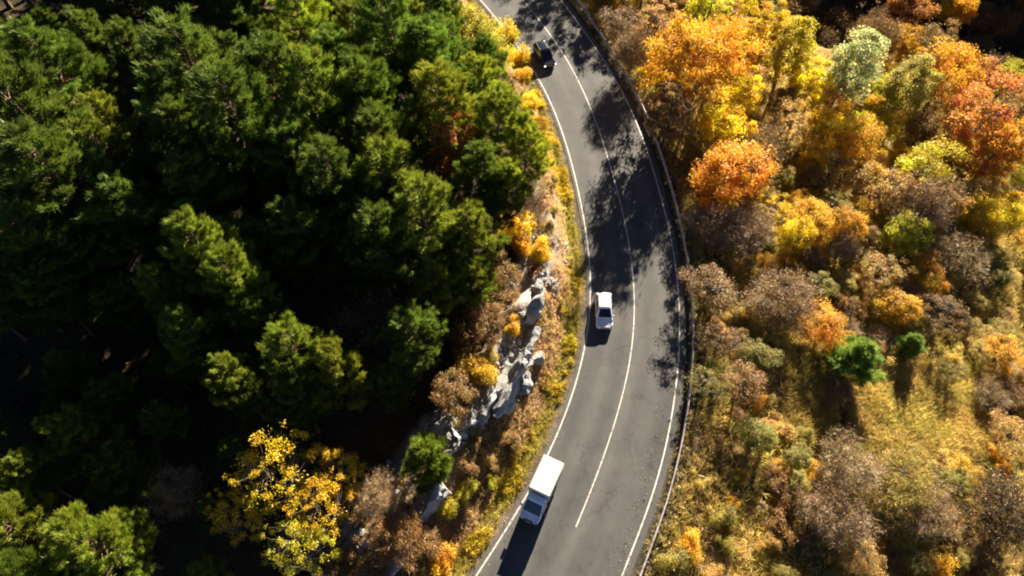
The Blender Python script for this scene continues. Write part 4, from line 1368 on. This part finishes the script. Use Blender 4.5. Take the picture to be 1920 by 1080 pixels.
TREE_ANCHORS = [(845, 270, 'rust red tree standing alone among the green pines', 'the red tree among pines'), (520, 900, 'bright yellow tree with open branches at the lower edge of the dark pine wood', 'the open yellow tree'), (800, 852, 'small bushy green pine growing beside the grey rocks', 'the small pine by the rocks'),
                (1612, 672, 'bushy fresh green young pine, the larger of two on the straw slope', 'the larger young pine'), (1712, 645, 'fresh green young pine, the smaller of two on the straw slope', 'the smaller young pine'), (1285, 120, 'big round orange tree closest to the guard rail below the black car', 'the big orange tree'),
                (1375, 325, 'round orange tree standing alone amid grey trees by the road shadow', 'the lone orange tree'), (1592, 140, 'slender pale grey green tree at the edge of the dark ravine', 'the pale grey green tree'), (1775, 145, 'wide orange tree on the edge of the dark ravine at upper right', 'the orange ravine tree'),
                (1830, 235, 'large rust red tree below the orange tree at the ravine', 'the large red tree'), (1862, 405, 'bright yellow round tree alone near the right edge', 'the lone yellow tree'), (1468, 560, 'wide grey brown twiggy tree right of the guard rail and white car', 'the wide grey tree'),
                (1590, 880, 'grey brown twiggy tree at the foot of the straw slope', 'the grey tree below'), (1493, 445, 'slender bright yellow tree right of the grey twiggy trees', 'the slender yellow tree'), (1772, 590, 'rust red thin tree above the straw slope', 'the thin red tree'), (1692, 35, 'rust red tree catching the sun inside the dark ravine', 'the red ravine tree'),
                (740, 350, 'light green pine below the rust red tree in the middle of the wood', 'the central light pine'), (440, 540, 'light green pine standing above a dark hollow in the lower wood', 'the light lower pine'), (640, 700, 'light green pine on the right rim of the lower wood', 'the pine on the lower rim'),
                (430, 235, 'green pine with broad crown in the upper left of the wood', 'the broad upper pine'), (205, 300, 'light green pine just under the dark gap at upper left', 'the pine under the gap'), (900, 160, 'fresh green pine behind the yellow bushes beside the black car', 'the pine by the yellow bushes')]
def name_plants():
    seen = look()
    global PLANTS
    keep = []
    for p in PLANTS:
        rt = p['root']
        px, py, _ = to_px((p['x'], p['y'], rt.location.z + p['cz']))
        n = seen.get(rt.name, (0, px, py))
        p['px'], p['py'], p['n'] = n[1], n[2], n[0]
        inside = 0 <= px <= 1920 and 0 <= py <= 1080
        drop = inside and n[0] < (3 if p['kind'] == 'shrub' else 12)
        if not inside and n[0] == 0 and not (py < 0 and py > -330 and px > 930):
            drop = px < -110 or px > 2030 or py > 1190 or py < -200
        if drop:
            for c in list(rt.children):
                bpy.data.objects.remove(c)
            bpy.data.objects.remove(rt)
        else:
            keep.append(p)
    PLANTS = keep
    noun = {'pine': 'pine tree', 'young_pine': 'bushy young pine', 'broad': 'leafy tree', 'thin': 'sparse tree', 'tall': 'slender tree', 'bare': 'bare tree', 'shrub': 'shrub'}
    grp = {'pine': 'pines of the dark wood left of the road', 'young_pine': 'young pines', 'broad': 'autumn trees with full crowns', 'thin': 'autumn trees that have shed many leaves', 'tall': 'slender autumn trees', 'bare': 'bare trees', 'shrub': 'shrubs beside the road and on the slope'}
    ordn = ['nearest', 'second nearest', 'third nearest', 'fourth nearest', 'fifth nearest', 'sixth nearest', 'seventh nearest', 'eighth nearest']
    anchors, done = list(ANCHORS), set()
    for ax, ay, lab, short in TREE_ANCHORS:
        p = min((q for q in PLANTS if q['n'] and q['root'].name not in done and q.get('at') and abs(q['at'][0] - ax) + abs(q['at'][1] - ay) < 30), key=lambda q: abs(q['at'][0] - ax) + abs(q['at'][1] - ay), default=None)
        if p is None:
            print('no anchor', ax, ay)
            continue
        done.add(p['root'].name)
        tag(p['root'], lab, NAMES[p['kind']][1], grp[p['kind']])
        anchors.append((p['px'], p['py'], short))
    med = {k: np.median([p['r'] for p in PLANTS if p['kind'] == k] or [1]) for k in LIB}
    buckets = {}
    for p in PLANTS:
        if p['root'].name in done:
            continue
        if not p['n']:
            side = 'top' if p['py'] < 0 else 'bottom' if p['py'] > 1080 else 'left' if p['px'] < 0 else 'right'
            tag(p['root'], f"{PAL[p['col']][1]} {noun[p['kind']]} standing just outside the picture beyond its {side} edge", NAMES[p['kind']][1], f"{PAL[p['col']][1]} {noun[p['kind']]}s beyond the {side} edge")
            continue
        cx, cy = min(max(p['px'], 0), 1920), min(max(p['py'], 0), 1080)
        best = min(anchors, key=lambda a: math.hypot(a[0] - cx, a[1] - cy))
        dx, dy = cx - best[0], cy - best[1]
        h = '' if abs(dx) < .4 * abs(dy) else ('right' if dx > 0 else 'left')
        v = '' if abs(dy) < .4 * abs(dx) else ('below' if dy > 0 else 'above')
        if best[0] in (0, 1920) or best[1] in (0, 1080):
            way = 'near '
        else:
            way = f'{v} and {h} of ' if h and v else f'{v} ' if v else f'just {h} of '
        size = 'large ' if p['r'] > 1.2 * med[p['kind']] else 'small ' if p['r'] < .8 * med[p['kind']] else ''
        buckets.setdefault((size, p['kind'], p['col'], best[2], way), []).append((math.hypot(dx, dy), p['root'].name, p))
    for (size, kind, col, anc, way), lst in buckets.items():
        lst.sort(key=lambda q: q[:2])
        for i, (_, _, p) in enumerate(lst):
            lab = f"{size}{PAL[col][1]} {noun[kind]} {way}{anc}" + (f", {ordn[min(i, 7)]} such" if len(lst) > 1 else '')
            if len(lab.split()) > 16:
                lab = lab.replace(', upper half', '').replace(', lower half', '').replace(' and ', ' ') if len(lab.split()) > 17 else lab.replace(' of the ', ' the ', 1).replace('just ', '')
            lab = ' '.join(lab.split()[:16]) if lab.endswith(' such') and len(lab.split()) > 16 else lab
            tag(p['root'], lab, NAMES[kind][1], grp[kind])
    cnt = {}
    for p in PLANTS:
        if p['n']:
            cnt[p['root']['label']] = cnt.get(p['root']['label'], 0) + 1
    print('plants kept', len(PLANTS), {k: sum(p['kind'] == k for p in PLANTS) for k in LIB}, 'dup', sum(v - 1 for v in cnt.values()), 'long', sum(len(k.split()) > 16 for k in cnt))
name_plants()
